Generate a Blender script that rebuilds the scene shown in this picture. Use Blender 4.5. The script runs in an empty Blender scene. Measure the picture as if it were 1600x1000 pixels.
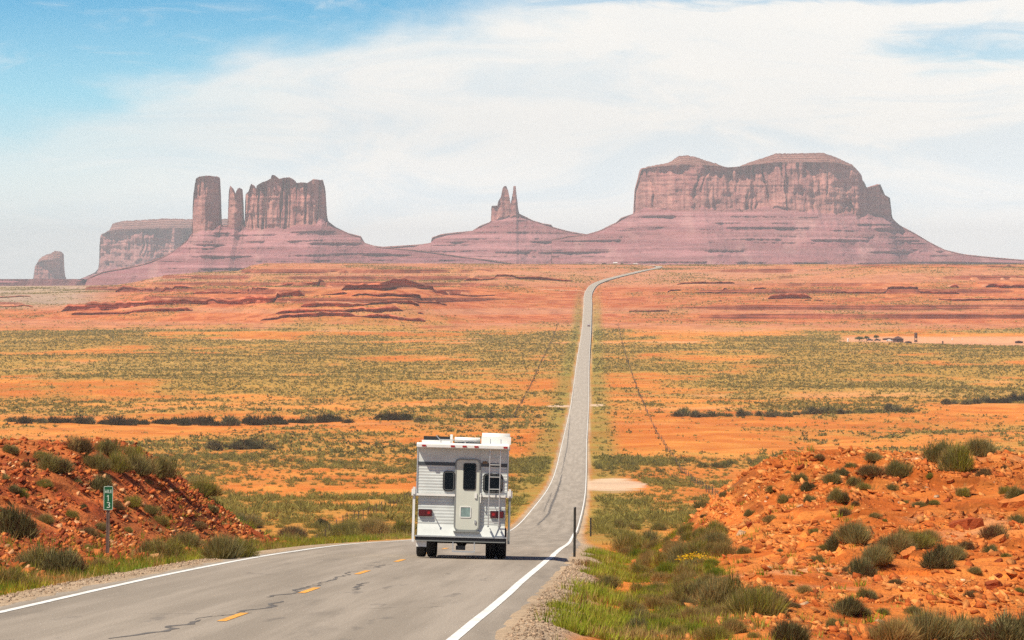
import bpy, bmesh, math, random
import numpy as np
from mathutils import Vector, Matrix, Euler

# ------------------------------------------------------------------ camera, sky, sun, exposure
sc = bpy.context.scene
COL = sc.collection
F = 5600.0          # focal length in photo pixels (1600 wide)
cam_d = bpy.data.cameras.new('camera'); cam = bpy.data.objects.new('camera', cam_d); COL.objects.link(cam)
cam.location = (0, 0, 0); cam.rotation_euler = (math.radians(90), 0, 0)
cam_d.sensor_width = 36; cam_d.lens = F/1600*36; cam_d.shift_y = -70/1600
cam_d.clip_start = 1; cam_d.clip_end = 80000
sc.camera = cam
SUN = Vector((-.50, -.36, 1.0)).normalized()
el = math.asin(SUN.z); az = math.atan2(SUN.x, SUN.y)
sd = bpy.data.lights.new('sun', 'SUN'); sd.energy = 5.0; sd.angle = math.radians(.5); sd.color = (1, .91, .76)
so = bpy.data.objects.new('sun', sd); COL.objects.link(so)
so.rotation_euler = SUN.to_track_quat('Z', 'Y').to_euler(); so.location = (-50, -30, 120)
sc.view_settings.view_transform = 'Standard'; sc.view_settings.look = 'None'
sc.view_settings.exposure = .46; sc.view_settings.gamma = 1
sc.render.engine = 'CYCLES'
sc.cycles.use_denoising = False; sc.cycles.use_adaptive_sampling = False
sc.cycles.max_bounces = 5; sc.cycles.diffuse_bounces = 2; sc.cycles.glossy_bounces = 2
sc.cycles.transmission_bounces = 3; sc.cycles.volume_bounces = 0; sc.cycles.transparent_max_bounces = 6

def nd(nt, typ, loc=None, **kw):
    n = nt.nodes.new(typ)
    for k, v in kw.items():
        if k.startswith('i_'):
            key = k[2:]; key = int(key) if key.isdigit() else key.replace('_', ' ')
            n.inputs[key].default_value = v
        else: setattr(n, k, v)
    return n
def mth(nt, op, a, b=None, c=None, clamp=False):
    n = nt.nodes.new('ShaderNodeMath'); n.operation = op; n.use_clamp = clamp
    for i, v in enumerate((a, b, c)):
        if v is None: continue
        if isinstance(v, (int, float)): n.inputs[i].default_value = v
        else: nt.links.new(v, n.inputs[i])
    return n.outputs[0]
def sstep(nt, v, a, b):
    n = nt.nodes.new('ShaderNodeMapRange'); n.interpolation_type = 'SMOOTHSTEP'
    n.inputs['From Min'].default_value = a; n.inputs['From Max'].default_value = b
    nt.links.new(v, n.inputs['Value']); return n.outputs[0]
def mixc(nt, f, a, b, bt='MIX'):
    n = nt.nodes.new('ShaderNodeMix'); n.data_type = 'RGBA'; n.blend_type = bt
    for i, v in ((0, f), (6, a), (7, b)):
        if isinstance(v, (int, float)): n.inputs[i].default_value = v
        elif isinstance(v, tuple): n.inputs[i].default_value = (*v, 1) if len(v) == 3 else v
        else: nt.links.new(v, n.inputs[i])
    return n.outputs[2]

w = bpy.data.worlds.new('World'); sc.world = w; w.use_nodes = True
nt = w.node_tree; nt.nodes.clear()
sky = nd(nt, 'ShaderNodeTexSky', sky_type='NISHITA', sun_disc=False)
sky.sun_elevation = el; sky.sun_rotation = az % (2*math.pi); sky.air_density = 1.0; sky.dust_density = .3; sky.altitude = 1600
tc = nd(nt, 'ShaderNodeTexCoord'); sp = nd(nt, 'ShaderNodeSeparateXYZ'); nt.links.new(tc.outputs['Generated'], sp.inputs[0])
u_ = mth(nt, 'ARCTAN2', sp.outputs[0], sp.outputs[1]); v_ = mth(nt, 'ARCSINE', sp.outputs[2])
def cnoise(su, sv, scale, det, rough=.55, off=0, dist=0):
    cb = nd(nt, 'ShaderNodeCombineXYZ')
    nt.links.new(mth(nt, 'MULTIPLY', u_, su), cb.inputs[0]); nt.links.new(mth(nt, 'MULTIPLY', v_, sv), cb.inputs[1]); cb.inputs[2].default_value = off
    n = nd(nt, 'ShaderNodeTexNoise', i_Scale=scale, i_Detail=det, i_Roughness=rough, i_Distortion=dist); nt.links.new(cb.outputs[0], n.inputs['Vector'])
    return n.outputs['Fac']
n1 = cnoise(1, 2.2, 16, 8, .55, 3.1, .5)
n2 = cnoise(1, 5.5, 26, 8, .6, 8.7, .8)
n3 = cnoise(1, 3.0, 60, 6, .6, 1.7, .3)
# blue opening on the upper left: above the line v = .075 + .30 u
line = mth(nt, 'SUBTRACT', v_, mth(nt, 'ADD', mth(nt, 'MULTIPLY', u_, .31), .0765))
line = mth(nt, 'ADD', line, mth(nt, 'MULTIPLY', mth(nt, 'SUBTRACT', n1, .5), .050))
line = mth(nt, 'ADD', line, mth(nt, 'MULTIPLY', mth(nt, 'SUBTRACT', n3, .5), .010))
blueL = sstep(nt, line, -.010, .016)
# thin opening on the upper right
du = mth(nt, 'DIVIDE', mth(nt, 'SUBTRACT', u_, .131), .028); dv = mth(nt, 'DIVIDE', mth(nt, 'SUBTRACT', v_, .0625), .0062)
g = mth(nt, 'ADD', mth(nt, 'MULTIPLY', du, du), mth(nt, 'MULTIPLY', dv, dv))
gR = mth(nt, 'ADD', mth(nt, 'MULTIPLY', g, -.28), mth(nt, 'MULTIPLY', n2, 1.5))
blueR = sstep(nt, gR, .25, .80)
top = sstep(nt, mth(nt, 'ADD', v_, mth(nt, 'MULTIPLY', mth(nt, 'SUBTRACT', n2, .5), .018)), .0735, .078)
blueR = mth(nt, 'MAXIMUM', blueR, top)
pale = sstep(nt, mth(nt, 'ADD', mth(nt, 'MULTIPLY', u_, -1), mth(nt, 'MULTIPLY', mth(nt, 'SUBTRACT', n1, .5), .08)), .03, .17)   # clouds thin out to the left
blue = mth(nt, 'MAXIMUM', mth(nt, 'MAXIMUM', blueL, mth(nt, 'MULTIPLY', blueR, .65)), mth(nt, 'MULTIPLY', pale, .75))
wisp = sstep(nt, n2, .50, .78)
blue = mth(nt, 'MULTIPLY', blue, mth(nt, 'SUBTRACT', 1, mth(nt, 'MULTIPLY', wisp, .45)))
blue = mth(nt, 'MAXIMUM', blue, mth(nt, 'MULTIPLY', sstep(nt, v_, .12, .35), .9))
cr = nd(nt, 'ShaderNodeValToRGB'); nt.links.new(mth(nt, 'MULTIPLY', v_, 4.0), cr.inputs[0])
e = cr.color_ramp.elements
e[0].position = 0; e[0].color = (.74, .86, .88, 1)
e[1].position = 1; e[1].color = (.012, .06, .2, 1)
for p, c in ((.10, (.64, .83, .86)), (.20, (.24, .64, .82)), (.30, (.018, .38, .68)), (.45, (.02, .26, .58))):
    x = e.new(p); x.color = (*c, 1)
bl10 = mixc(nt, 1.0, cr.outputs[0], (8.0, 8.0, 8.0), 'MULTIPLY')
bluecol = mixc(nt, .88, sky.outputs[0], bl10)
thin = sstep(nt, cnoise(1, 4.0, 13, 9, .62, 21.5, 1.0), .46, .66)
cn = mixc(nt, n1, (6.5, 6.6, 6.55), (7.9, 7.5, 6.9))
cn = mixc(nt, mth(nt, 'MULTIPLY', thin, .55), cn, (4.9, 5.9, 6.5))
low = mth(nt, 'MULTIPLY_ADD', mth(nt, 'SUBTRACT', 1, sstep(nt, v_, .0, .045)), .45, 1.0)
cv = nd(nt, 'ShaderNodeVectorMath', operation='SCALE'); nt.links.new(cn, cv.inputs[0]); nt.links.new(low, cv.inputs['Scale'])
skycol = mixc(nt, blue, cv.outputs[0], bluecol)
bg = nd(nt, 'ShaderNodeBackground', i_Strength=.10); nt.links.new(skycol, bg.inputs[0])
wo = nd(nt, 'ShaderNodeOutputWorld'); nt.links.new(bg.outputs[0], wo.inputs[0])

# ------------------------------------------------------------------ numpy noise
def _h(ix, iy, s):
    n = (ix*374761393 + iy*668265263 + s*974711) & 0xFFFFFFFF
    n = ((n ^ (n >> 13))*1274126177) & 0xFFFFFFFF
    n = (n ^ (n >> 16)) & 0xFFFFFF
    return n/16777215.0
def vn(x, y, s=0):
    x, y = np.broadcast_arrays(np.asarray(x, float), np.asarray(y, float))
    ix = np.floor(x).astype(np.int64); iy = np.floor(y).astype(np.int64)
    fx = x-ix; fy = y-iy; fx = fx*fx*(3-2*fx); fy = fy*fy*(3-2*fy)
    a = _h(ix, iy, s); b = _h(ix+1, iy, s); c = _h(ix, iy+1, s); d = _h(ix+1, iy+1, s)
    return a+(b-a)*fx+(c-a)*fy+(a-b-c+d)*fx*fy
def fbm(x, y, o=4, s=0, g=.5):
    t = 0; a = 1; m = 0
    for k in range(o):
        t = t+a*vn(x*2**k+k*17.3, y*2**k+k*9.1, s+k); m += a; a *= g
    return t/m - .5
def ss(a, b, x):
    t = np.clip((np.asarray(x, float)-a)/(b-a), 0, 1); return t*t*(3-2*t)
def herm(P):
    X = np.array([p[0] for p in P], float); Z = np.array([p[1] for p in P], float)
    d = np.diff(Z)/np.diff(X); m = np.empty_like(Z); m[0] = d[0]; m[-1] = d[-1]
    h = np.diff(X); m[1:-1] = (d[:-1]*h[1:]+d[1:]*h[:-1])/(h[1:]+h[:-1])
    def f(x):
        x = np.asarray(x, float); i = np.clip(np.searchsorted(X, x)-1, 0, len(X)-2); t = (x-X[i])/h[i]
        t2 = t*t; t3 = t2*t
        r = (2*t3-3*t2+1)*Z[i]+(t3-2*t2+t)*h[i]*m[i]+(-2*t3+3*t2)*Z[i+1]+(t3-t2)*h[i]*m[i+1]
        r = np.where(x < X[0], Z[0]+m[0]*(x-X[0]), r); return np.where(x > X[-1], Z[-1]+m[-1]*(x-X[-1]), r)
    return f
prof = herm([(-100, 3.74), (0, -1.97), (44, -4.48), (90, -7.11), (110, -8.40), (146, -10.92), (250, -18.2), (300, -21.62), (363, -26.0), (520, -33.4),
             (790, -43.7), (980, -47.2), (1350, -50.6), (2070, -47.9), (2550, -44.2), (2800, -40.0), (3100, -28), (3500, -11.9), (3950, 3.5), (4300, 9.4), (4500, 12.6), (4700, 12.9)])
cx = herm([(-100, -7.5), (0, -5.2), (44, -4.2), (88, -2.65), (146, -1.22), (228, .35), (374, 3.3), (520, 6.9), (790, 12.9), (980, 16.9), (1350, 25.3), (2060, 41),
           (2700, 56), (3100, 65.5), (3420, 74.0), (3560, 82), (3950, 139), (4250, 173), (4370, 177), (4450, 165), (4520, 140), (4620, 80), (4800, -100)])
_cp = np.array([[0, 449], [116, 448], [181, 447], [210, 441.6], [245, 433], [306, 427], [372, 424], [394, 415], [415, 411], [700, 411.5], [1000, 413.5], [1300, 413], [1600, 414]])
def lat(t): return ((430-np.interp(t*F+800, _cp[:, 0], _cp[:, 1]))*4450/F+43)/(12.6+43)
def T(X, Y, fine=True):
    """terrain height"""
    X = np.asarray(X, float); Y = np.asarray(Y, float); X, Y = np.broadcast_arrays(X, Y)
    Yc = np.clip(Y, -100, 4700); z = prof(Yc); o = X-cx(np.clip(Y, -100, 4800)); t = X/np.maximum(Y, 200)
    ao = np.abs(o)
    L = lat(t); k = ss(2500, 3300, Y)
    z = z*(1-k)+(-43+(z+43)*L)*k
    # undulation of the valley
    z = z + fbm(X/170, Y/170, 3, 5)*5.0*ss(10, 120, ao)*ss(150, 500, Y)*(1-ss(2500, 2900, Y))
    z = z + fbm(X/22, Y/30, 3, 15)*1.3*ss(6, 25, ao)*ss(130, 300, Y)*(1-ss(2300, 2800, Y))
    # ledge country
    far = ss(2600, 2950, Y)*(1-ss(4420, 4600, Y))
    side = ss(12, 150, ao)
    px = t*F+800
    hillA = 11*np.exp(-((px-300)/200)**2)*np.exp(-((Y-3130)/230)**2)
    hillB = 21*np.exp(-((px-560)/150)**2)*np.exp(-((Y-3020)/230)**2)
    hillC = 7*np.exp(-((px-820)/60)**4)*np.exp(-((Y-3560)/150)**2)
    hillD = 9*np.exp(-((px-1500)/200)**4)*np.exp(-((Y-3700)/200)**2)
    zz = z + far*side*(hillA+hillB+hillC+hillD+fbm(X/330, Y/260, 4, 25)*13+fbm(X/45, Y/45, 3, 35)*3.6)
    for (sp_, amt, sd_) in ((6.5, .62, 3), (2.6, .35, 7)):
        q = (zz+200)/sp_+fbm(X/500, Y/500, 2, 41+sd_)*.5; lv = np.floor(q); f = q-lv
        st = lv+ss(.46, .50, f)+(f-.5)*.0
        pres = ss(.42, .60, vn(X/170+lv*31.7, Y/400+lv*3.1, 77+sd_))
        zz = zz+(st-q+.5*0)*sp_*amt*pres*far*side
    z = zz
    # beyond the crest the land falls away
    yf = np.interp(px, [0, 140, 400, 1600], [448.5, 448.5, 436, 436]); b = ss(4560, 6200, Y)
    z = z*(1-b)+b*(-(yf-430)/F*Y)
    # the two road-cut banks and verges
    nb = ss(-5, 30, Y)*(1-ss(300, 420, Y))
    sl = -.022*np.clip(o, -4.5, 4.5)*ss(30, 70, Y)*(1-ss(180, 300, Y)); z = z+sl
    wob = fbm(Y/9, X/9, 3, 51)*1.6
    r = np.interp(Y, [20, 45, 58, 75, 90, 98, 108, 119, 140, 170], [-.5, -.6, -.6, .15, 1.2, 2.15, 3.0, 2.7, -1.6, -4.0])
    cs = ss(5.9+wob*.5, 11.0+wob, o)
    rr = r*cs + np.where(r > 0, 1, 0)*(fbm(X/6, Y/6, 3, 61)*.6)*cs
    rr = rr - .35*ss(4.3, 5.6, o)*(1-ss(6.0, 8.0, o))*(1-ss(115, 150, Y))
    l = np.interp(Y, [20, 55, 68, 80, 95, 108, 121, 131, 150, 180], [-.3, 0, .15, .8, 1.7, 2.6, 3.55, 2.9, -1.2, -4.0])
    toe = np.interp(Y, [40, 80, 104, 120], [6.2, 6.8, 8.4, 6.3])
    cl = ss(toe+wob*.5, toe+5.6+wob*.7, -o)
    ll = l*cl + np.where(l > 0, 1, 0)*(fbm(X/7, Y/7, 3, 71)*1.0)*cl
    ll = ll - .18*ss(4.5, 5.4, -o)*(1-ss(6.0, 7.5, -o))*(1-ss(115, 150, Y))
    z = z+(rr+ll)*nb
    if fine:
        m = np.maximum(cs*(o > 0), cl*(o < 0))*ss(35, 60, Y)*(1-ss(150, 260, Y))
        # broken sandstone: tilted steps + lumps
        d = (z*1.0+X*.28-Y*.05)*2.2+fbm(X/2.5, Y/2.5, 3, 81)*2.6; lv = np.floor(d); f = d-lv
        pr = ss(.35, .6, vn(X/1.7+lv*7.7, Y/2.6, 91))
        z = z+m*pr*(ss(.35, .5, f)-f)*.34
        z = z+m*(fbm(X/.9, Y/.9, 3, 95)*.22)
        z = z+ss(4.6, 6, ao)*(1-m)*fbm(X/.8, Y/1.2, 3, 97)*.10*(1-ss(150, 260, Y))
    # cut a bed for the road
    z = z-(.12+.9*ss(1500, 2600, Y))*(1-ss(3.5, 3.95, ao-3.0*ss(1500, 2600, Y)))*(Y < 4700)-.02*(ao < 5)*(Y < 200)
    return z
def _mk_ledges():
    out = []
    for i, (a, b, ya, yb, hp) in enumerate([(98, 475, 484, 471, 10), (110, 300, 492, 488, 4), (182, 300, 456, 455, 8), (300, 420, 459, 456, 4), (536, 700, 453, 456, 9), (485, 542, 463, 461, 8), (545, 660, 463, 466, 5),
            (400, 665, 499, 497, 6), (430, 660, 489, 487, 6), (470, 655, 480, 477, 5), (440, 505, 445, 443, 5), (600, 700, 471, 474, 4), (725, 915, 438, 438, 5), (700, 905, 462, 460, 3), (1485, 1640, 450, 448, 9), (1430, 1640, 470, 469, 4),
            (1200, 1268, 468, 467, 9), (1000, 1150, 447, 444, 4), (1120, 1290, 470, 471, 3), (1285, 1340, 445, 444, 6), (1040, 1200, 456, 457, 3), (930, 1060, 488, 486, 3), (1300, 1500, 458, 458, 4), (-60, 90, 466, 464, 4), (-60, 60, 478, 480, 4)]):
        Pn = np.linspace(a, b, 9); Yn = []
        for p, y in zip(Pn, np.linspace(ya, yb, 9)):
            Y = np.arange(2650., 4500, 2.); h = T((p-800)/F*Y, Y, False); q = np.nonzero(h >= (430-y)/F*Y)[0]; Yn.append(Y[q[0]] if len(q) else 4500)
        Yn = np.array(Yn); Yn = np.convolve(np.pad(Yn, 3, 'edge'), np.ones(7)/7, 'valid'); out.append((a, b, Pn, Yn, hp*float(Yn.mean())/F*(1.35 if i < 12 else 1.0), 600+i*11))
    return out
LEDGES = _mk_ledges()
def road_z(X, Y):
    o = X-cx(Y); return prof(Y)-.022*np.clip(o, -4.5, 4.5)*ss(30, 70, Y)*(1-ss(180, 300, Y))
def at(px, py, y0=40, y1=4600):
    Y = np.exp(np.linspace(math.log(y0), math.log(y1), 5000)); X = (px-800)/F*Y
    h = T(X, Y, True); h = np.where(np.abs(X-cx(Y)) < 4.3, road_z(X, Y), h)
    hit = np.nonzero(h >= (430-py)/F*Y)[0]
    i = hit[0] if len(hit) else 4999
    return Vector((X[i], Y[i], h[i]))
def Tz(x, y): return float(T(np.array([x]), np.array([y]))[0])

# ------------------------------------------------------------------ mesh helpers
def mesh_np(name, V, Fc, mat, colors=None, smooth=False, parent=None, uv=None):
    me = bpy.data.meshes.new(name); V = np.asarray(V, np.float32); Fc = np.asarray(Fc, np.int32)
    nf, k = Fc.shape
    me.vertices.add(len(V)); me.vertices.foreach_set('co', V.ravel())
    me.loops.add(nf*k); me.loops.foreach_set('vertex_index', Fc.ravel())
    me.polygons.add(nf); me.polygons.foreach_set('loop_start', np.arange(0, nf*k, k, dtype=np.int32))
    me.polygons.foreach_set('loop_total', np.full(nf, k, np.int32))
    if smooth: me.polygons.foreach_set('use_smooth', np.ones(nf, bool))
    me.update(calc_edges=True)
    if colors is not None:
        ca = me.color_attributes.new('Col', 'FLOAT_COLOR', 'POINT')
        c = np.ones((len(V), 4), np.float32); c[:, :3] = colors; ca.data.foreach_set('color', c.ravel())
    if uv is not None:
        ul = me.uv_layers.new(name='UVMap'); ul.data.foreach_set('uv', np.asarray(uv, np.float32)[Fc.ravel()].ravel())
    if mat: me.materials.append(mat)
    o = bpy.data.objects.new(name, me); COL.objects.link(o)
    if parent: o.parent = parent
    return o
def grid_faces(nr, nc):
    i = np.arange(nr-1)[:, None]*nc+np.arange(nc-1)[None, :]; i = i.ravel()
    return np.stack([i, i+1, i+nc+1, i+nc], 1)
def tag(o, label=None, cat=None, group=None, kind=None):
    if label: o['label'] = label
    if cat: o['category'] = cat
    if group: o['group'] = group
    if kind: o['kind'] = kind
    return o
def empty(name, loc, label, cat, group=None, rot=(0, 0, 0)):
    o = bpy.data.objects.new(name, None); COL.objects.link(o); o.location = loc; o.rotation_euler = rot
    o.empty_display_size = .3; return tag(o, label, cat, group)
def copy_tree(o, parent=None):
    c = o.copy(); COL.objects.link(c); c.parent = parent
    for ch in list(o.children): copy_tree(ch, c)
    return c
def bm_obj(name, bm, mat, parent=None, bevel=0, smooth=False):
    if bevel: bmesh.ops.bevel(bm, geom=[e for e in bm.edges if e.calc_face_angle(0) > .6], offset=bevel, segments=2, affect='EDGES', clamp_overlap=True)
    me = bpy.data.meshes.new(name); bm.normal_update(); bm.to_mesh(me); bm.free(); me.materials.append(mat)
    if smooth:
        for p in me.polygons: p.use_smooth = True
    o = bpy.data.objects.new(name, me); COL.objects.link(o)
    if parent: o.parent = parent
    return o
def box(bm, x0, x1, y0, y1, z0, z1):
    vs = [bm.verts.new(p) for p in ((x0, y0, z0), (x1, y0, z0), (x1, y1, z0), (x0, y1, z0), (x0, y0, z1), (x1, y0, z1), (x1, y1, z1), (x0, y1, z1))]
    for f in ((0, 3, 2, 1), (4, 5, 6, 7), (0, 1, 5, 4), (1, 2, 6, 5), (2, 3, 7, 6), (3, 0, 4, 7)): bm.faces.new([vs[i] for i in f])
def tube(bm, a, b, r, n=8, r2=None):
    a = Vector(a); b = Vector(b); d = b-a; q = d.to_track_quat('Z', 'Y').to_matrix().to_4x4()
    bmesh.ops.create_cone(bm, cap_ends=True, segments=n, radius1=r, radius2=r2 if r2 is not None else r, depth=d.length, matrix=Matrix.Translation((a+b)/2) @ q)
def rrect(bm, x0, x1, z0, z1, rad, ya, yb, n=5, hole=None):
    """rounded rectangle in xz, extruded from ya to yb; hole = margin for a ring"""
    def ring(m, r):
        pts = []
        for (cx_, cz, a0) in ((x1-m-r, z1-m-r, 0), (x0+m+r, z1-m-r, 90), (x0+m+r, z0+m+r, 180), (x1-m-r, z0+m+r, 270)):
            for k in range(n+1):
                a = math.radians(a0+90*k/n); pts.append((cx_+r*math.cos(a), cz+r*math.sin(a)))
        return pts
    P = ring(0, rad); fr = [bm.verts.new((x, ya, z)) for x, z in P]; bk = [bm.verts.new((x, yb, z)) for x, z in P]; N = len(P)
    for i in range(N): bm.faces.new((fr[i], fr[(i+1) % N], bk[(i+1) % N], bk[i]))
    if hole is None: bm.faces.new(fr); bm.faces.new(bk[::-1])
    else:
        Q = ring(hole, max(rad-hole, .005)); f2 = [bm.verts.new((x, ya, z)) for x, z in Q]; b2 = [bm.verts.new((x, yb, z)) for x, z in Q]
        for i in range(N):
            j = (i+1) % N
            bm.faces.new((f2[i], f2[j], fr[j], fr[i])); bm.faces.new((b2[j], b2[i], bk[i], bk[j])); bm.faces.new((f2[j], f2[i], b2[i], b2[j]))

# ------------------------------------------------------------------ materials
def pmat(name, col, rough=.6, metal=0, noise=0, nscale=8, bump=0, spec=.5, alpha=None):
    m = bpy.data.materials.new(name); m.use_nodes = True; t = m.node_tree; b = t.nodes['Principled BSDF']
    b.inputs['Base Color'].default_value = (*col, 1); b.inputs['Roughness'].default_value = rough; b.inputs['Metallic'].default_value = metal
    b.inputs['Specular IOR Level'].default_value = spec
    if noise or bump:
        c = nd(t, 'ShaderNodeTexCoord'); n = nd(t, 'ShaderNodeTexNoise', i_Scale=nscale, i_Detail=6, i_Roughness=.65); t.links.new(c.outputs['Object'], n.inputs['Vector'])
        if noise:
            f = sstep(t, n.outputs['Fac'], .3, .7)
            t.links.new(mixc(t, f, tuple(x*(1-noise) for x in col), tuple(min(1, x*(1+noise*.5)) for x in col)), b.inputs['Base Color'])
        if bump:
            bp = nd(t, 'ShaderNodeBump', i_Distance=bump); t.links.new(n.outputs['Fac'], bp.inputs['Height']); t.links.new(bp.outputs[0], b.inputs['Normal'])
    return m
def attr_mat(name, rough=.95, strata=None, var=.25, scales=(.4, 4), bumps=((1.2, .25), (9, .05)), spec=.15, transl=0, stretch=(1, 1, 1)):
    m = bpy.data.materials.new(name); m.use_nodes = True; t = m.node_tree; b = t.nodes['Principled BSDF']
    b.inputs['Roughness'].default_value = rough; b.inputs['Specular IOR Level'].default_value = spec
    a = nd(t, 'ShaderNodeVertexColor', layer_name='Col'); col = a.outputs[0]
    if var or bumps:
        c = nd(t, 'ShaderNodeTexCoord'); mp = nd(t, 'ShaderNodeMapping'); mp.inputs['Scale'].default_value = stretch; t.links.new(c.outputs['Object'], mp.inputs[0])
    if var:
        for s in scales:
            n = nd(t, 'ShaderNodeTexNoise', i_Scale=s, i_Detail=5, i_Roughness=.6); t.links.new(mp.outputs[0], n.inputs['Vector'])
            f = mth(t, 'MULTIPLY_ADD', mth(t, 'SUBTRACT', n.outputs['Fac'], .5), var*4, 1)
            v = nd(t, 'ShaderNodeVectorMath', operation='SCALE'); t.links.new(col, v.inputs[0]); t.links.new(mth(t, 'MAXIMUM', f, .3), v.inputs['Scale']); col = v.outputs[0]
    if strata:
        zs_, lo, hi, slope_only = strata
        mz = nd(t, 'ShaderNodeMapping'); mz.inputs['Scale'].default_value = (.006, .006, zs_); t.links.new(c.outputs['Object'], mz.inputs[0])
        n = nd(t, 'ShaderNodeTexNoise', i_Scale=1.0, i_Detail=4, i_Roughness=.7); t.links.new(mz.outputs[0], n.inputs['Vector'])
        f = mth(t, 'MULTIPLY_ADD', sstep(t, n.outputs['Fac'], .38, .62), hi-lo, lo)
        if slope_only:
            ge = nd(t, 'ShaderNodeNewGeometry'); sx = nd(t, 'ShaderNodeSeparateXYZ'); t.links.new(ge.outputs['True Normal'], sx.inputs[0])
            k = mth(t, 'SUBTRACT', 1, sstep(t, sx.outputs[2], .80, .97)); f = mth(t, 'ADD', 1, mth(t, 'MULTIPLY', mth(t, 'SUBTRACT', f, 1), k))
        v = nd(t, 'ShaderNodeVectorMath', operation='SCALE'); t.links.new(col, v.inputs[0]); t.links.new(f, v.inputs['Scale']); col = v.outputs[0]
    t.links.new(col, b.inputs['Base Color']); prev = None
    for s, dd in bumps or ():
        n = nd(t, 'ShaderNodeTexNoise', i_Scale=s, i_Detail=6, i_Roughness=.6); t.links.new(mp.outputs[0], n.inputs['Vector'])
        bp = nd(t, 'ShaderNodeBump', i_Distance=dd); t.links.new(n.outputs['Fac'], bp.inputs['Height'])
        if prev: t.links.new(prev, bp.inputs['Normal'])
        prev = bp.outputs[0]
    if prev: t.links.new(prev, b.inputs['Normal'])
    if transl:
        tr = nd(t, 'ShaderNodeBsdfTranslucent'); t.links.new(col, tr.inputs[0]); mx = nd(t, 'ShaderNodeMixShader'); mx.inputs[0].default_value = transl
        t.links.new(b.outputs[0], mx.inputs[1]); t.links.new(tr.outputs[0], mx.inputs[2]); t.links.new(mx.outputs[0], t.nodes['Material Output'].inputs[0])
    return m
M_ground = attr_mat('desert_soil', var=.16, strata=(.9, .45, 1.5, True), scales=(.02, .3, 3), bumps=((1.6, .30), (9, .05)))
M_rock = attr_mat('red_sandstone', var=.22, scales=(2, 14), bumps=((6, .05), (25, .015)))
M_butte = attr_mat('butte_sandstone', var=.10, strata=(.16, .82, 1.12, False), scales=(.02, .09), bumps=((.08, 5), (.4, 1.2)), stretch=(1, 1, 1))
M_leaf = attr_mat('dry_foliage', rough=.85, var=0, bumps=None, transl=.40, spec=.1)

# ------------------------------------------------------------------ the ground sheet
def rows():
    y = -80.; R = []
    while y < 26500:
        R.append(y)
        if y < 36: s = 5
        elif y < 48: s = .5
        elif y < 133: s = .17
        elif y < 400: s = max(.3, (y-133)*.012)
        elif y < 2600: s = min(4.5, y*.0065)
        elif y < 4480: s = 2.5
        elif y < 6500: s = 25
        else: s = y*.06
        y += s
    return np.array(R)
RY = rows(); NC = 600; tt = np.linspace(-1, 1, NC)
HW = 30+.20*np.maximum(RY, 0); GX = tt[None, :]*HW[:, None]; GY = np.repeat(RY[:, None], NC, 1)
GZ = T(GX, GY)
def lerp(a, b, f):
    f = np.asarray(f)[..., None]; return np.asarray(a)*(1-f)+np.asarray(b)*f
def veg_density(X, Y):
    """0..1 scrub cover"""
    o = X-cx(np.clip(Y, -100, 4800)); px = X/np.maximum(Y, 200)*F+800
    n = fbm(X/60, Y/110, 4, 201)+.5; n2_ = fbm(X/14, Y/22, 3, 211)+.5
    base = np.interp(Y, [120, 360, 480, 600, 850, 930, 1000, 1290, 1420, 1600, 2350, 2520, 2640, 2700, 2760, 2900, 4400, 4600],
                        [.28, .28, .32, .40, .46, .34, .28, .32, .64, .86, .90, .62, .34, .70, .45, .38, .42, .7])
    left = (px < 900)
    base = np.where(left & (Y > 1280) & (Y < 1700), base*.75, base)
    d = np.clip(base+(n-.5)*1.9+(n2_-.5)*.9, 0, 1)
    d = np.maximum(d, .42*ss(5, 7, np.abs(o))*(1-ss(9, 16, np.abs(o)))*(Y > 150))      # green verge along the road
    clear = ss(1300, 1335, px)*ss(2395, 2415, Y)*(1-ss(2600, 2640, Y)); d = d*(1-clear)
    d = d*(1-(((Y-690)/75)**2+((o-8.5)/7)**2 < 1)*1.0)
    return d*ss(4.2, 6, np.abs(o))
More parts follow.
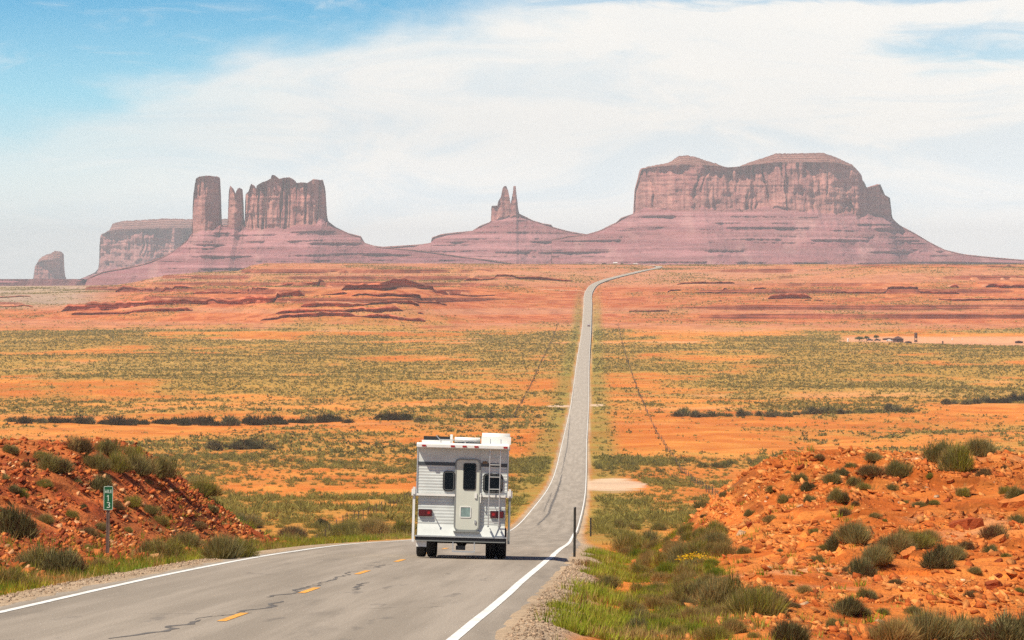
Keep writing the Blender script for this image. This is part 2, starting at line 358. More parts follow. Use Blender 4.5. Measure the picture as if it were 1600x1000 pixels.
def ground_color(X, Y, Z, nz):
    o = X-cx(np.clip(Y, -100, 4800)); ao = np.abs(o); px = X/np.maximum(Y, 200)*F+800
    n = fbm(X/90, Y/140, 4, 101)+.5; nn = fbm(X/9, Y/13, 3, 111)+.5
    sand = lerp((.48, .130, .018), (.62, .235, .042), ss(.3, .7, n*.5+nn*.5))
    sand = lerp(sand, (.60, .32, .15), ss(.55, .75, fbm(X/200, Y/60, 4, 131)+.5)*.6*ss(700, 2000, Y))
    red = lerp((.36, .085, .028), (.52, .165, .060), ss(.3, .7, nn))
    pink = np.broadcast_to((.48, .25, .15), red.shape)
    band = vn(Z/5.0+fbm(X/300, Y/300, 2, 141), X/900, 143)
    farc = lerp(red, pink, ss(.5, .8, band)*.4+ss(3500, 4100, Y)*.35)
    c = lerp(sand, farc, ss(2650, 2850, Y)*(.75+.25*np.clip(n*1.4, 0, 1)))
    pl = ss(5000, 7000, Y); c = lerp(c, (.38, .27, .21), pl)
    lf = (1-ss(90, 210, px))*ss(3150, 3500, Y); c = lerp(c, (.36, .28, .21), lf*.8)
    v = veg_density(X, Y); c = lerp(c, lerp((.42, .245, .045), (.30, .20, .048), nn), ss(.22, .8, v)*(.62+.22*ss(1300, 1700, Y))*ss(100, 300, Y)*(1-ss(2650, 2900, Y)*.72))
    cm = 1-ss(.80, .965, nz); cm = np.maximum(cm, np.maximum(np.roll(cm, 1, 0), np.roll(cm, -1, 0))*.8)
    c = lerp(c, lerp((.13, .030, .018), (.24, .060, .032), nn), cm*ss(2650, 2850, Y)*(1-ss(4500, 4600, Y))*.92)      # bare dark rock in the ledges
    c = lerp(c, (.58, .30, .17), ss(1300, 1335, px)*ss(2395, 2415, Y)*(1-ss(2560, 2600, Y))*.8)
    # banks
    nb = ss(30, 45, Y)*(1-ss(150, 260, Y)); n3_ = fbm(X/1.6, Y/1.6, 4, 151)+.5
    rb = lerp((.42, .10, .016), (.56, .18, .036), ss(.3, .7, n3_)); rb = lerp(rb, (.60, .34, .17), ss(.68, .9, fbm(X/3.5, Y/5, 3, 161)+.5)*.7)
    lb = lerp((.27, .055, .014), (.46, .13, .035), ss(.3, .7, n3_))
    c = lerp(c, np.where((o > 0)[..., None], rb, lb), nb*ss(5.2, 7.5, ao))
    gr = lerp((.36, .26, .17), (.48, .35, .23), nn)
    shw = .65*ss(110, 180, Y); sh = (1-ss(4.4-shw+n3_*.4, 5.0-shw+n3_*.4, ao))*(1-ss(1500, 4000, Y)*.4)
    c = lerp(c, gr, sh)
    c = lerp(c, (.22, .21, .045), ss(4.0, 4.8, ao)*(1-ss(8, 15, ao))*ss(120, 200, Y)*(1-ss(2900, 3600, Y))*(.35+.5*nn))
    # pale lay-bys beside the road
    for (yy, oo, ry, rx) in ((690, 8.5, 62, 6.5), (1390, -8, 14, 5), (1400, 7, 18, 3), (3420, -30, 5, 30)):
        q = ((Y-yy)/ry)**2+((o-oo)/rx)**2+(nn-.5)*1.2; c = lerp(c, (.60, .42, .29), (1-ss(.6, 1.2, q))*.85)
    return c
gy, gx = np.gradient(GZ); dy = np.gradient(GY, axis=0); dx = np.gradient(GX, axis=1)
NZ = 1/np.sqrt(1+(gy/dy)**2+(gx/dx)**2)
GC = ground_color(GX, GY, GZ, NZ)
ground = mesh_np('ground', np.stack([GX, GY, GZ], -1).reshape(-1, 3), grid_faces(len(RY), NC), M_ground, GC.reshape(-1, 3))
tag(ground, 'orange desert ground with red ledges running out to the buttes', 'ground', kind='structure')

# ------------------------------------------------------------------ road
def ribbon(name, o0, o1, ys, lift, mat, nc=2, cols=None):
    ys = np.asarray(ys, float); c = cx(ys); s = np.gradient(c, ys); k = np.sqrt(1+s*s)
    os_ = np.linspace(o0, o1, nc) if cols is None else np.array(cols); nc = len(os_); X = c[:, None]+os_[None, :]*k[:, None]; Yg = np.repeat(ys[:, None], nc, 1)
    Z = road_z(X, Yg)+lift+(Yg*1.0e-4)
    L = np.cumsum(np.concatenate([[0], np.hypot(np.diff(ys), np.diff(c))]))
    uv = np.stack([np.broadcast_to(os_[None, :], X.shape), np.broadcast_to(L[:, None], X.shape)], -1).reshape(-1, 2)
    return np.stack([X, Yg, Z], -1).reshape(-1, 3), grid_faces(len(ys), nc), uv
ysr = [-70.]
while ysr[-1] < 4640: ysr.append(ysr[-1]+max(1.0, min(10, abs(ysr[-1])*.006)))
M_road = bpy.data.materials.new('weathered_asphalt'); M_road.use_nodes = True; t = M_road.node_tree; b = t.nodes['Principled BSDF']
uvn = nd(t, 'ShaderNodeUVMap'); 
def rn(sx, sy, sc_, det=5, off=0):
    mp = nd(t, 'ShaderNodeMapping'); mp.inputs['Scale'].default_value = (sx, sy, 1); mp.inputs['Location'].default_value = (off, off*.7, 0); t.links.new(uvn.outputs[0], mp.inputs[0])
    n = nd(t, 'ShaderNodeTexNoise', i_Scale=sc_, i_Detail=det, i_Roughness=.62); t.links.new(mp.outputs[0], n.inputs['Vector']); return n.outputs['Fac']
tracks = rn(1.0, .03, 1.1, 4); grain = rn(1, 1, 28, 3); patch = rn(.8, .10, .9, 6, 5.2); smear = rn(1.6, .22, .8, 7, 11.3)
col = mixc(t, sstep(t, tracks, .35, .68), (.31, .260, .205), (.44, .372, .300))
col = mixc(t, mth(t, 'MULTIPLY', sstep(t, patch, .55, .72), .45), col, (.17, .145, .118))
col = mixc(t, mth(t, 'MULTIPLY', sstep(t, smear, .60, .70), .55), col, (.105, .095, .088))
col = mixc(t, mth(t, 'MULTIPLY', sstep(t, grain, .35, .75), .55), mixc(t, .35, col, (.06, .05, .045)), mixc(t, .2, col, (.5, .42, .34)))
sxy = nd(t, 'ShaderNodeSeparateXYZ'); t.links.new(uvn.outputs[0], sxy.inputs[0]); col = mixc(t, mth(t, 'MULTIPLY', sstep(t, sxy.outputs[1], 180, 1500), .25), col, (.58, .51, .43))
t.links.new(col, b.inputs['Base Color']); b.inputs['Roughness'].default_value = .9; b.inputs['Specular IOR Level'].default_value = .2
bp = nd(t, 'ShaderNodeBump', i_Distance=.02); t.links.new(grain, bp.inputs['Height']); t.links.new(bp.outputs[0], b.inputs['Normal'])
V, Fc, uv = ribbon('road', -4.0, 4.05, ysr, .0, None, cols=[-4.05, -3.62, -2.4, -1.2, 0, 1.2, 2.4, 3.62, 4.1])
o_ = V[:, 0]-cx(V[:, 1])
edge = np.abs(o_) > 3.9; V[edge, 2] -= .03+.05*vn(V[edge, 1]/.8, np.sign(o_[edge])*3, 8); V[edge, 0] -= np.sign(o_[edge])*.40*ss(140, 260, V[edge, 1])
V[edge, 0] += (V[edge, 1] < 140)*(vn(V[edge, 1]/1.3, V[edge, 0]*0+np.sign(o_[edge])*5, 5)-.5)*.3
road = tag(mesh_np('road', V, Fc, M_road, uv=uv), 'grey two-lane asphalt road running straight to the horizon', 'road', kind='structure')
M_white = pmat('white_road_paint', (.72, .70, .66), .8, noise=.25, nscale=3)
M_yellow = pmat('yellow_road_paint', (.72, .33, .05), .8, noise=.35, nscale=5)
M_tar = pmat('crack_sealer_tar', (.13, .112, .094), .7, noise=.4, nscale=6)
VV = []; FF = []; n0 = 0
for a, b_ in ((-3.52, -3.38), (3.38, 3.53)):
    V, Fc, uv = ribbon('', a, b_, ysr, .005, None, 2)
    mid = (V[0::2, 0]+V[1::2, 0])/2; wob = (vn(V[0::2, 1]/7, V[0::2, 1]*0, 9)-.5)*.06*(V[0::2, 1] < 100)
    far = np.clip(V[0::2, 1]/1500, 1, 1.35)
    h = (V[1::2, 0]-V[0::2, 0])/2*far; V[0::2, 0] = mid-h+wob; V[1::2, 0] = mid+h+wob
    V[:, 2] += np.clip(V[:, 1]*2e-5, 0, .1); VV.append(V); FF.append(Fc+n0); n0 += len(V)
tag(mesh_np('road_edge_lines', np.concatenate(VV), np.concatenate(FF), M_white), 'white painted lines along both edges of the road', 'road marking', kind='structure')
VV = []; FF = []; n0 = 0
s = 2.0
for k in range(9):
    y0 = 51.1-3*11.75+k*11.75; ys = np.linspace(y0-1.5, y0+1.5, 5)
    V, Fc, uv = ribbon('', -.065, .065, ys, .006, None, 2); VV.append(V); FF.append(Fc+n0); n0 += len(V)
tag(mesh_np('road_centre_dashes', np.concatenate(VV), np.concatenate(FF), M_yellow), 'faded yellow dashes down the middle of the road', 'road marking', kind='structure')
# sealed cracks
rng = np.random.default_rng(4)
VV = []; FF = []; n0 = 0
def crack(pts, wd):
    global n0
    P = [at(x, y) for x, y in pts]; Q = []
    for a, b_ in zip(P, P[1:]):
        n = max(3, int((b_-a).length/.15))
        for i in range(n): Q.append(a.lerp(b_, i/n))
    Q.append(P[-1]); Q = np.array([[p.x, p.y] for p in Q]); m = len(Q)
    d = np.gradient(Q, axis=0); nrm = np.stack([-d[:, 1], d[:, 0]], 1); nrm /= np.linalg.norm(nrm, axis=1)[:, None]+1e-9
    sh = (fbm(np.arange(m)/6., Q[:, 0], 3, 7))*.5; Q = Q+nrm*sh[:, None]
    wv = .75*wd*(.35+1.3*vn(np.arange(m)/2.3, Q[:, 1], 3))*np.sin(np.linspace(.15, math.pi-.15, m))**.4
    A = Q-nrm*wv[:, None]/2; B = Q+nrm*wv[:, None]/2; XY = np.stack([A, B], 1).reshape(-1, 2)
    Z = road_z(XY[:, 0], XY[:, 1])+.0035+XY[:, 1]*1e-4
    VV.append(np.concatenate([XY, Z[:, None]], 1)); FF.append(grid_faces(m, 2)+n0); n0 += 2*m
for pts, wd in (([(425, 934), (462, 924), (492, 914)], .13), ([(492, 914), (520, 906), (556, 893)], .07), ([(378, 958), (445, 940)], .12), ([(190, 999), (255, 985), (312, 969)], .14),
                ([(312, 969), (345, 962), (378, 958)], .06), ([(552, 923), (566, 916), (560, 912), (578, 911)], .10), ([(583, 888), (610, 882)], .06), ([(891, 650), (886, 700), (877, 740)], .28), ([(878, 742), (868, 775), (856, 805), (838, 822)], .42), ([(897, 600), (893, 640)], .2), ([(862, 770), (850, 800)], .15), ([(210, 960), (330, 960)], .03),
                ([(560, 952), (640, 950)], .02), ([(650, 950), (705, 948)], .02)): crack(pts, wd)
tag(mesh_np('road_crack_seals', np.concatenate(VV), np.concatenate(FF), M_tar), 'dark tar filled cracks wandering over the near road', 'road marking', kind='structure')

# ------------------------------------------------------------------ buttes
def butte(name, D, sky_pts, lip_pts, base_pts, ground_y, wmax, R, label, seed, step=1.0, cap=26, slope=.62, flute=1.0, tint=(1, 1, 1), thr=6, crs=34, bend=.9, ja=1.0):
    return _butte(name, D, sky_pts, lip_pts, base_pts, ground_y, wmax, R, label, seed, step, slope, flute, tint, thr, crs, bend, ja)
def _butte(name, D, sky_pts, lip_pts, base_pts, ground_y, wmax, R, label, seed, step, slope, flute, tint, thr, crs, bend, ja):
    """A sandstone butte from its skyline, its cliff lip and its cliff foot; x is along the view's width."""
    m = D/F
    x0, x1 = sky_pts[0][0], sky_pts[-1][0]; px = np.arange(x0, x1+.01, step); n = len(px)
    Ip = lambda P: np.interp(px, [p[0] for p in P], [p[1] for p in P])
    jag = ja*(vn(px/2.2, px*0, seed)-.5)*1.4+(vn(px/.9, px*0, seed+1)-.5)*.8
    ysky = Ip(sky_pts); ylip = np.maximum(Ip(lip_pts), ysky) if lip_pts else ysky.copy(); ybase = np.maximum(Ip(base_pts), ylip)
    hc = ybase-ylip; cliff = hc > thr
    ysky = ysky+jag*.8*cliff; ylip = ylip+jag*.5*cliff*(ylip > ysky+3); ybase = ybase+(vn(px/14, px*0, seed+4)-.5)*9*ss(10, 40, hc)+(vn(px/5, px*0, seed+6)-.5)*4*ss(10, 40, hc)
    # plan half depth: narrows towards the ends of each run of cliff
    dist = np.zeros(n); run = -1; idx = np.nonzero(~cliff)[0]; allx = np.arange(n)
    if len(idx): dist = np.min(np.abs(allx[:, None]-idx[None, :]), 1)*step*m
    else: dist = np.minimum(allx, n-1-allx)*step*m
    # ends also where the cliff steps strongly
    wq = np.minimum(wmax, np.sqrt(2*R*dist+1e-6)); k = 5; 
    wq = np.where(cliff, np.maximum(wq, 3), 3); kw = max(3, int(15/step)); wqs = np.convolve(np.pad(wq, kw, 'edge'), np.ones(2*kw+1)/(2*kw+1), 'valid'); wq = np.where(cliff, wq, wqs); wqt = np.maximum(wq, wqs)
    X = (px-800)*m
    def Z(y, dep=0): return (430-y)*(D-dep)/F
    zb = Z(ybase); zl = Z(ylip); zs = Z(ysky); zg = Z(np.full(n, float(ground_y)))
    zb = np.where(cliff, zb, zs-2); zl = np.where(cliff, zl, zs-1)
    kk = max(3, int(26/step)); zbs = np.convolve(np.pad(zb, kk, 'edge'), np.ones(2*kk+1)/(2*kk+1), 'valid')
    P = []; C = []
    # front talus
    H = zb-zg; NT = 80
    spur = (fbm(X/130, X*0, 2, seed+11))
    for i in range(NT):
        f = i/(NT-1); z = zg+H*f
        # terraces in the talus
        zc = z+fbm(X/260, z*0, 3, seed+15)*10; stepd = 0
        for q, (sp_, am) in enumerate(((27., .75), (15., .6), (8., .45))):
            ph = zc/sp_+seed*.37*(q+1); fr = ph-np.floor(ph); lvl = np.floor(ph)
            pres = ss(.35, .6, vn(X/(70-q*15)+lvl*5.7, lvl, seed+21+q))
            stepd = stepd+pres*(ss(0, .16, fr)-fr)*sp_*am/slope*.55      # outward offset of the face
        run_ = np.maximum(zbs-z, (zb-z)*.3)/slope*(1+.35*(1-f))
        y = -wqt-run_ + stepd*0 - (spur*45+fbm(X/55+z/70, z/45, 3, seed+31)*26+fbm(X/11, z/7, 3, seed+33)*11)*np.minimum(1, (zb-z)/30) - stepd*np.minimum(1, (zb-z)/12)
        P.append(np.stack([X, y, z], 1))
        bandn = vn(z/6.5, X/900, seed+41); base = lerp((.26, .095, .088), (.35, .150, .135), ss(.25, .75, bandn))
        base = lerp(base, (.46, .24, .19), ss(.62, .85, fbm(X/40, z/60, 3, seed+43)+.5)*.5)
        base = lerp(base, (.23, .085, .065), ss(.55, .75, vn(z/3.1, X/300, seed+44))*.45)
        C.append(base)
    NCl = 60
    for i in range(1, NCl+1):
        f = i/NCl; z = zb+(zl-zb)*f; h = np.maximum(zl-zb, .1)
        big = np.abs(fbm(X/85, z*0+.3, 2, seed+51))*2; crack_ = 1-(1-ss(.0, .30, np.abs(fbm(X/crs+fbm(z/50, X/50, 3, seed+52)*bend, z/170, 3, seed+53))*4))*ss(.35, .7, vn(X/60, z/70, seed+54))
        small = fbm(X/6, z/40, 3, seed+55); blk = fbm(X/30, z/26, 3, seed+57)
        strat = (vn(z/5, X/200, seed+59)-.5)
        amp = np.minimum(1, wq/40)
        y = -wq*(1-.10*f)-flute*amp*(-(big*40)+crack_*12+small*9+blk*20+strat*3.5-12) - (1-f)**3*6
        P.append(np.stack([X, y, z], 1))
        vst = fbm(X/5, z/90, 3, seed+61)+.5
        base = lerp((.25, .09, .075), (.44, .20, .145), ss(.25, .75, vst*.6+(fbm(X/45, z/35, 3, seed+63)+.5)*.4))
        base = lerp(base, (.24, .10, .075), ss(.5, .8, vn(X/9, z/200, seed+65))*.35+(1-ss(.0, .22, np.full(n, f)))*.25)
        C.append(base)
    # cap: set back in ledges up to the skyline, then across the top and down the back
    NCp = 24
    for i in range(1, NCp+1):
        f = i/NCp; fs = (math.floor(f*5)+min(1, (f*5-math.floor(f*5))*2.6))/5 if f < 1 else 1
        z = zl+(zs-zl)*fs; y = -wq*(.90-.75*((math.floor(f*5)+.25*(f*5-math.floor(f*5)))/5 if fs*5 % 1 else f))+fbm(X/12, z/5, 3, seed+71)*12*(1-f)
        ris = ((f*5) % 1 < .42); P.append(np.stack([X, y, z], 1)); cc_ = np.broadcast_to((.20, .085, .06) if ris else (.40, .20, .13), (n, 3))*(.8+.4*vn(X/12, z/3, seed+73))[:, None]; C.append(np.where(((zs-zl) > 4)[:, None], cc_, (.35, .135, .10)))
    for f in (.3, .9): P.append(np.stack([X, wq*f, zs-1.5*f], 1)); C.append(np.broadcast_to((.34, .15, .10), (n, 3)))
    for f in (.2, .6, 1.0): P.append(np.stack([X, wq*1.0+f*2+fbm(X/30, X*0, 3, seed+75)*10, zs+(zb-zs)*f], 1)); C.append(np.broadcast_to((.34, .14, .09), (n, 3)))
    for f in (.3, .6, 1.0): P.append(np.stack([X, wq+5+(zb-zg)/slope*f, zb+(zg-60-zb)*f], 1)); C.append(np.broadcast_to((.36, .15, .10), (n, 3)))
    # a skirt under the front foot
    sk = P[0].copy(); sk[:, 1] -= 260; sk[:, 2] -= 70; P.insert(0, sk); C.insert(0, C[0])
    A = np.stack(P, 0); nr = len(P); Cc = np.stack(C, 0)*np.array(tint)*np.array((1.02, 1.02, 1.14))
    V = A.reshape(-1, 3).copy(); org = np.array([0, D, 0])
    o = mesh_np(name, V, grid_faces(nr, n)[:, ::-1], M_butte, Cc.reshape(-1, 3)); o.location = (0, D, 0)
    return tag(o, label, 'butte', kind='structure')
# right mesa
butte('mesa', 8500,
      [(862, 374), (890, 368), (917, 366), (934, 361), (940, 358.5), (956, 350.5), (962, 348), (971, 340), (989, 334), (990, 332), (991.6, 298), (996, 282), (1001, 263.6), (1016, 260), (1043, 255), (1059, 245), (1072, 244), (1084, 246), (1100, 252), (1117, 257), (1130, 263),
       (1150, 262.8), (1165, 256), (1196, 246), (1208, 241.4), (1282, 240), (1305, 248), (1328, 258), (1336, 270), (1338, 284), (1348, 294), (1358, 292), (1369, 288.4), (1377, 305), (1387, 309), (1391, 326), (1393, 341), (1406, 352), (1429, 364), (1452, 378), (1476, 390), (1505, 397), (1538, 400.6), (1600, 406), (1700, 410), (1840, 414)],
      [(990, 332), (991.6, 298), (1001, 266), (1016, 264), (1050, 262), (1100, 264), (1130, 266), (1160, 263), (1200, 260), (1290, 260), (1325, 266), (1336, 276), (1345, 296), (1369, 290), (1377, 306), (1387, 310), (1393, 341), (1400, 400)],
      [(862, 374), (990, 332), (1040, 331), (1100, 330), (1200, 332), (1290, 334), (1345, 341), (1393, 342), (1406, 352), (1840, 414)],
      430, 230, 170, 'broad flat-topped red mesa with two humps on the right of the road', 3, tint=(1, 1, 1))
# middle butte with the throne
butte('spire_butte', 8900,
      [(560, 388), (594, 385.6), (630, 383.5), (658, 381.6), (673, 379.5), (675, 371), (689, 365.8), (712, 363), (738, 360.5), (750, 352.6), (765, 347), (767, 345), (768, 322), (777, 321.5), (779, 314), (782.8, 308), (784.5, 298), (786, 293), (789, 290.7), (791, 290.9), (794.0, 298), (796, 308), (798, 319), (800, 308), (801.5, 300), (802.2, 291.6), (805.8, 290.6), (806.6, 301), (808.5, 316), (809.5, 326), (811.5, 334), (820, 338), (832, 344), (848, 349), (861, 351), (864, 354.5), (880, 359), (893, 362), (917, 366), (934, 368), (990, 380), (1080, 395)],
      None, [(560, 388), (765, 346), (790, 345), (811, 337), (813, 335), (1080, 395)], 430, 22, 30, 'small butte topped by two thin spires left of the road', 11, step=.5, flute=.55, thr=4, crs=10, bend=.6, ja=1.4)
# left cluster
butte('tower_butte', 8100,
      [(-60, 452), (60, 450), (118, 444), (135, 435.6), (161, 424), (200, 417), (225, 412), (262, 398), (281, 385), (292, 375), (300.5, 364), (301.5, 330), (303, 305), (307.5, 280), (313, 276.5), (330, 275.2), (343, 277), (344.5, 300), (345.2, 314), (344.5, 335), (346, 352), (356, 352), (357.5, 318), (358.5, 300), (360.7, 290.5), (363, 292), (365.6, 299), (367.5, 304), (369, 311), (370.5, 300), (373, 295), (376, 293.6), (378, 296), (380, 317), (381.5, 350), (382.8, 350), (383.6, 320), (384.5, 304), (390, 299.5), (393, 290), (394.5, 287.5), (399, 293), (402, 300), (403.2, 291), (412.5, 285.6), (420, 283), (425.6, 280), (427, 274), (431, 274.5), (433, 276), (437, 281), (450, 278), (459, 280), (463, 287.5), (472, 286), (482, 286.7), (487.5, 283.7), (491, 280.7), (504, 282), (508, 295), (509.5, 318), (511, 340), (513, 346), (525, 355), (544, 364), (564, 369), (570, 379.4), (585, 384), (620, 388), (660, 391), (720, 400), (800, 410)],
      None, [(-60, 452), (300, 365), (330, 362), (346, 353), (382, 356), (420, 360), (470, 352), (509, 345), (512, 345.6), (800, 410)], 436, 60, 45, 'red butte with a thick square tower and a jagged wall of pillars', 23, step=.6, flute=.8, crs=12, bend=.7, ja=2.6)
# the far ones
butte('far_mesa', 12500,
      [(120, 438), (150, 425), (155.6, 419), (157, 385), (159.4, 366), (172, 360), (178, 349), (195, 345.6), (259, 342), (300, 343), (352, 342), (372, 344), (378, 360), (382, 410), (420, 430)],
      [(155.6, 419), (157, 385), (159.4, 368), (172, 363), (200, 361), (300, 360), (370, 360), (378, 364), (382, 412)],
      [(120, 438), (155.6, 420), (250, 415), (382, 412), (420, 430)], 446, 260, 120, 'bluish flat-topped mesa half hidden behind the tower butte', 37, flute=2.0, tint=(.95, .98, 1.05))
butte('lone_butte', 13500,
      [(20, 449), (39, 447), (52, 439), (54, 425), (56, 415), (62, 405.6), (66, 402), (73, 398), (80, 396), (86, 392.5), (93, 393), (98, 396), (99.4, 422), (103, 437.5), (112, 444), (135, 449)],
      [(52, 439), (56, 417), (62, 410), (73, 408), (90, 408), (98, 410), (100, 424), (103, 439)],
      [(20, 449), (52, 440), (80, 438), (103, 439), (135, 449)], 451, 90, 60, 'small pale butte standing alone at the far left', 41, step=.5, flute=1.1, tint=(1.05, 1, 1))
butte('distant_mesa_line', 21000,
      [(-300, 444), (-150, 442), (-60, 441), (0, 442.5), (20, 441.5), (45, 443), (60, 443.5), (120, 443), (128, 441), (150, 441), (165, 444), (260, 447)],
      None, [(-300, 446), (260, 449)], 450, 150, 60, 'faint blue line of mesas on the left horizon', 47, flute=1.0, tint=(1.1, 1.3, 1.5))  # bluish tint paints distance haze into the rock colour

# ------------------------------------------------------------------ rock ledges with overhanging lips on the red slopes
def ledge(a, b, Pn, Yn, h, sd_, i):
    ym = float(Yn.mean()); n = int((b-a+20)/F*ym/1.1); pk = np.linspace(a-8, b+8, n); xk = (pk-800)/F*ym
    yc = np.interp(pk, Pn, Yn)+fbm(xk/70, xk*0, 3, sd_)*50+fbm(xk/11, xk*0, 3, sd_+3)*15; xk = (pk-800)/F*yc
    hh = h*ss(a-6, a+10, pk)*(1-ss(b-10, b+6, pk))*(.45+.75*vn(xk/24, xk*0, sd_+6)+.25*(vn(xk/4, xk*0, sd_+5)-.5))*ss((.06, .22)[i > 11], (.2, .40)[i > 11], vn(xk/40, xk*0, sd_+7))*ss(18, 40, np.abs(xk-cx(yc)))
    base = T(xk, yc-2); low = np.where(hh < .9, 3.5, 0); J = lambda k, s_, m_: (vn(xk/s_, xk*0+k*3.3, sd_+20+k)-.5)*m_
    dep = np.clip(hh/4, .3, 1.3)
    R_ = [(2.6+J(0, 5, 2), -2.0, 0), (1.8+J(1, 3, 2.4), .12, 0), (1.5+J(2, 3, 2.4), .40, 0), (1.3+J(3, 4, 2), .66, 0), (-.9*dep+J(4, 3.2, 1.6), .70, 0), (-1.1*dep+J(4, 3.2, 1.6), .80, 0), (-.6*dep+J(4, 3.2, 1.6), .86, 0), (-.7*dep+J(5, 2.6, 1.2), .99, 0), (1.0+J(6, 5, 1), 1.03, 1)]
    P = []; C = []
    for dy_, f, top_ in R_:
        P.append(np.stack([xk, yc+dy_, base+(hh*f if f > 0 else f)-low], 1)); C.append(lerp((.34, .085, .042), (.48, .145, .072), vn(xk/3, xk*0+f*9, sd_+31)) if not top_ else lerp((.46, .15, .065), (.50, .22, .12), vn(xk/8, xk*0, sd_+33)))
    for d, f in ((12, .1), (35, .4), (70, .75), (115, 1.)):
        zz_ = (base+hh*1.05)*(1-f)+(T(xk, yc+d)-1.5)*f; P.append(np.stack([xk, yc+d, zz_-low], 1)); C.append(lerp((.44, .14, .055), (.52, .24, .13), fbm(xk/12, xk*0+d, 3, sd_+35)+.5))
    V = np.stack(P, 0).reshape(-1, 3); o = mesh_np('rock_ledge', V, grid_faces(len(P), n)[:, ::-1], M_ground, np.stack(C, 0).reshape(-1, 3))
    return tag(o, 'band of dark red overhanging rock on the rising slope', 'rock ledge', 'rock ledges on the red slope', kind='structure')
for i, L_ in enumerate(LEDGES): ledge(*L_, i)

# ------------------------------------------------------------------ vegetation meshes
OLIVE = (.26, .215, .058); SAGE = (.30, .265, .115); DARK = (.11, .10, .038); STRAW = (.44, .30, .11); GREEN = (.15, .23, .022); BROWN = (.12, .06, .03); LIME = (.32, .31, .035); RUST = (.20, .06, .03)
def tri_mesh(base, tip, side, cols):
    """one triangle per blade"""
    n = len(base); V = np.empty((n, 3, 3)); V[:, 0] = base-side; V[:, 1] = base+side; V[:, 2] = tip
    return V.reshape(-1, 3), np.arange(n*3).reshape(-1, 3), np.repeat(cols, 3, 0)
def pick(cols, wts, n, rng, jit=.25):
    cols = np.array(cols); i = rng.choice(len(cols), n, p=np.array(wts)/sum(wts)); return cols[i]*(1+rng.uniform(-jit, jit, (n, 1)))
def brush(rng, n, R, H, cols, wts, ln=.38, wd=.022, up=.7, upright=False):
    """a dome of fine twigs and leaf blades of unit size R x H; uneven outline from lobes"""
    nl = 11; la = rng.uniform(0, 2*math.pi, nl); lr = rng.uniform(.0, .62, nl)*R; ls = rng.uniform(.26, .60, nl); lh = rng.uniform(.5, 1.05, nl)
    k = rng.integers(0, nl, n); a = rng.uniform(0, 2*math.pi, n); ph = np.arccos(rng.uniform(.0, 1, n)); rad = rng.uniform(.35, 1, n)**.6
    dx_ = np.sin(ph)*np.cos(a); dy_ = np.sin(ph)*np.sin(a); dz_ = np.cos(ph)
    c = np.stack([np.cos(la)*lr, np.sin(la)*lr], 1)
    bx = c[k, 0]+dx_*rad*ls[k]*R; by = c[k, 1]+dy_*rad*ls[k]*R; bz = dz_*rad*H*lh[k]*(.80 if not upright else .5)
    d = np.stack([dx_*.8, dy_*.8, dz_*.5+up], 1)+rng.normal(0, .28, (n, 3)); d /= np.linalg.norm(d, axis=1)[:, None]
    L = ln*H*rng.uniform(.5, 1.2, n)*(1.5 if upright else 1); base = np.stack([bx, by, bz], 1)
    tip = base+d*L[:, None]; sd_ = np.cross(d, rng.normal(0, 1, (n, 3))); sd_ /= np.linalg.norm(sd_, axis=1)[:, None]+1e-9
    C0 = pick(cols, wts, n, rng); CL = pick(cols, wts, nl, rng)[k]; C0 = np.where((rng.uniform(0, 1, n) < .55)[:, None], CL*rng.uniform(.75, 1.25, (n, 1)), C0)
    V, F_, C = tri_mesh(base, tip, sd_*(wd*R*rng.uniform(.6, 1.4, n))[:, None], C0)
    # woody stems from the ground
    ns = 60; a = rng.uniform(0, 2*math.pi, ns); b0 = np.stack([np.cos(a)*.12*R, np.sin(a)*.12*R, -np.ones(ns)*.08], 1)
    r2 = rng.uniform(.3, .85, ns); t0 = np.stack([np.cos(a)*r2*R, np.sin(a)*r2*R, rng.uniform(.4, .8, ns)*H], 1)
    s0 = np.stack([-np.sin(a), np.cos(a), a*0], 1)*.02*R
    V2, F2, C2 = tri_mesh(b0, t0, s0, pick([BROWN], [1], ns, rng)); 
    return np.concatenate([V, V2]), np.concatenate([F_, F2+len(V)]), np.concatenate([C, C2])
def brush_mesh(name, *a, **k):
    V, F_, C = brush(*a, **k); o = mesh_np(name, V, F_, M_leaf, C); me = o.data; bpy.data.objects.remove(o); return me
rng = np.random.default_rng(12)
KIND = {
 'sage': ([SAGE, OLIVE, STRAW, BROWN], [6, 3, 1.2, 1], .85, 'grey-green sagebrush'),
 'dark': ([DARK, SAGE, BROWN, OLIVE], [5, 3, 2, 1], .85, 'dark green brush'),
 'olive': ([OLIVE, LIME, SAGE, STRAW], [4, 4, 2, 2.5], .8, 'olive green bush'),
 'straw': ([STRAW, OLIVE, BROWN], [6, 2, .5], .8, 'straw-yellow dry bush'),
 'green': ([GREEN, LIME, OLIVE], [5, 4, 2], .75, 'bright green tuft'),
 'brown': ([(.17, .105, .05), STRAW, SAGE, RUST], [5, 2, 2, 1.5], .8, 'brown dried brush'),
}
PROTO = {}
for kd, (cols, wts, hh, nm) in KIND.items():
    PROTO[kd] = [brush_mesh('bush', rng, 4200, .5, hh*.66, cols, wts, up=.8, ln=.34, wd=.011, upright=(kd in ('straw', 'green') or v == 1)) for v in range(3)]
flower = brush_mesh('bush', rng, 3000, .5, .55, [OLIVE, SAGE, STRAW], [3, 2, 2])
pyr = random.Random(5)
NB = [0]
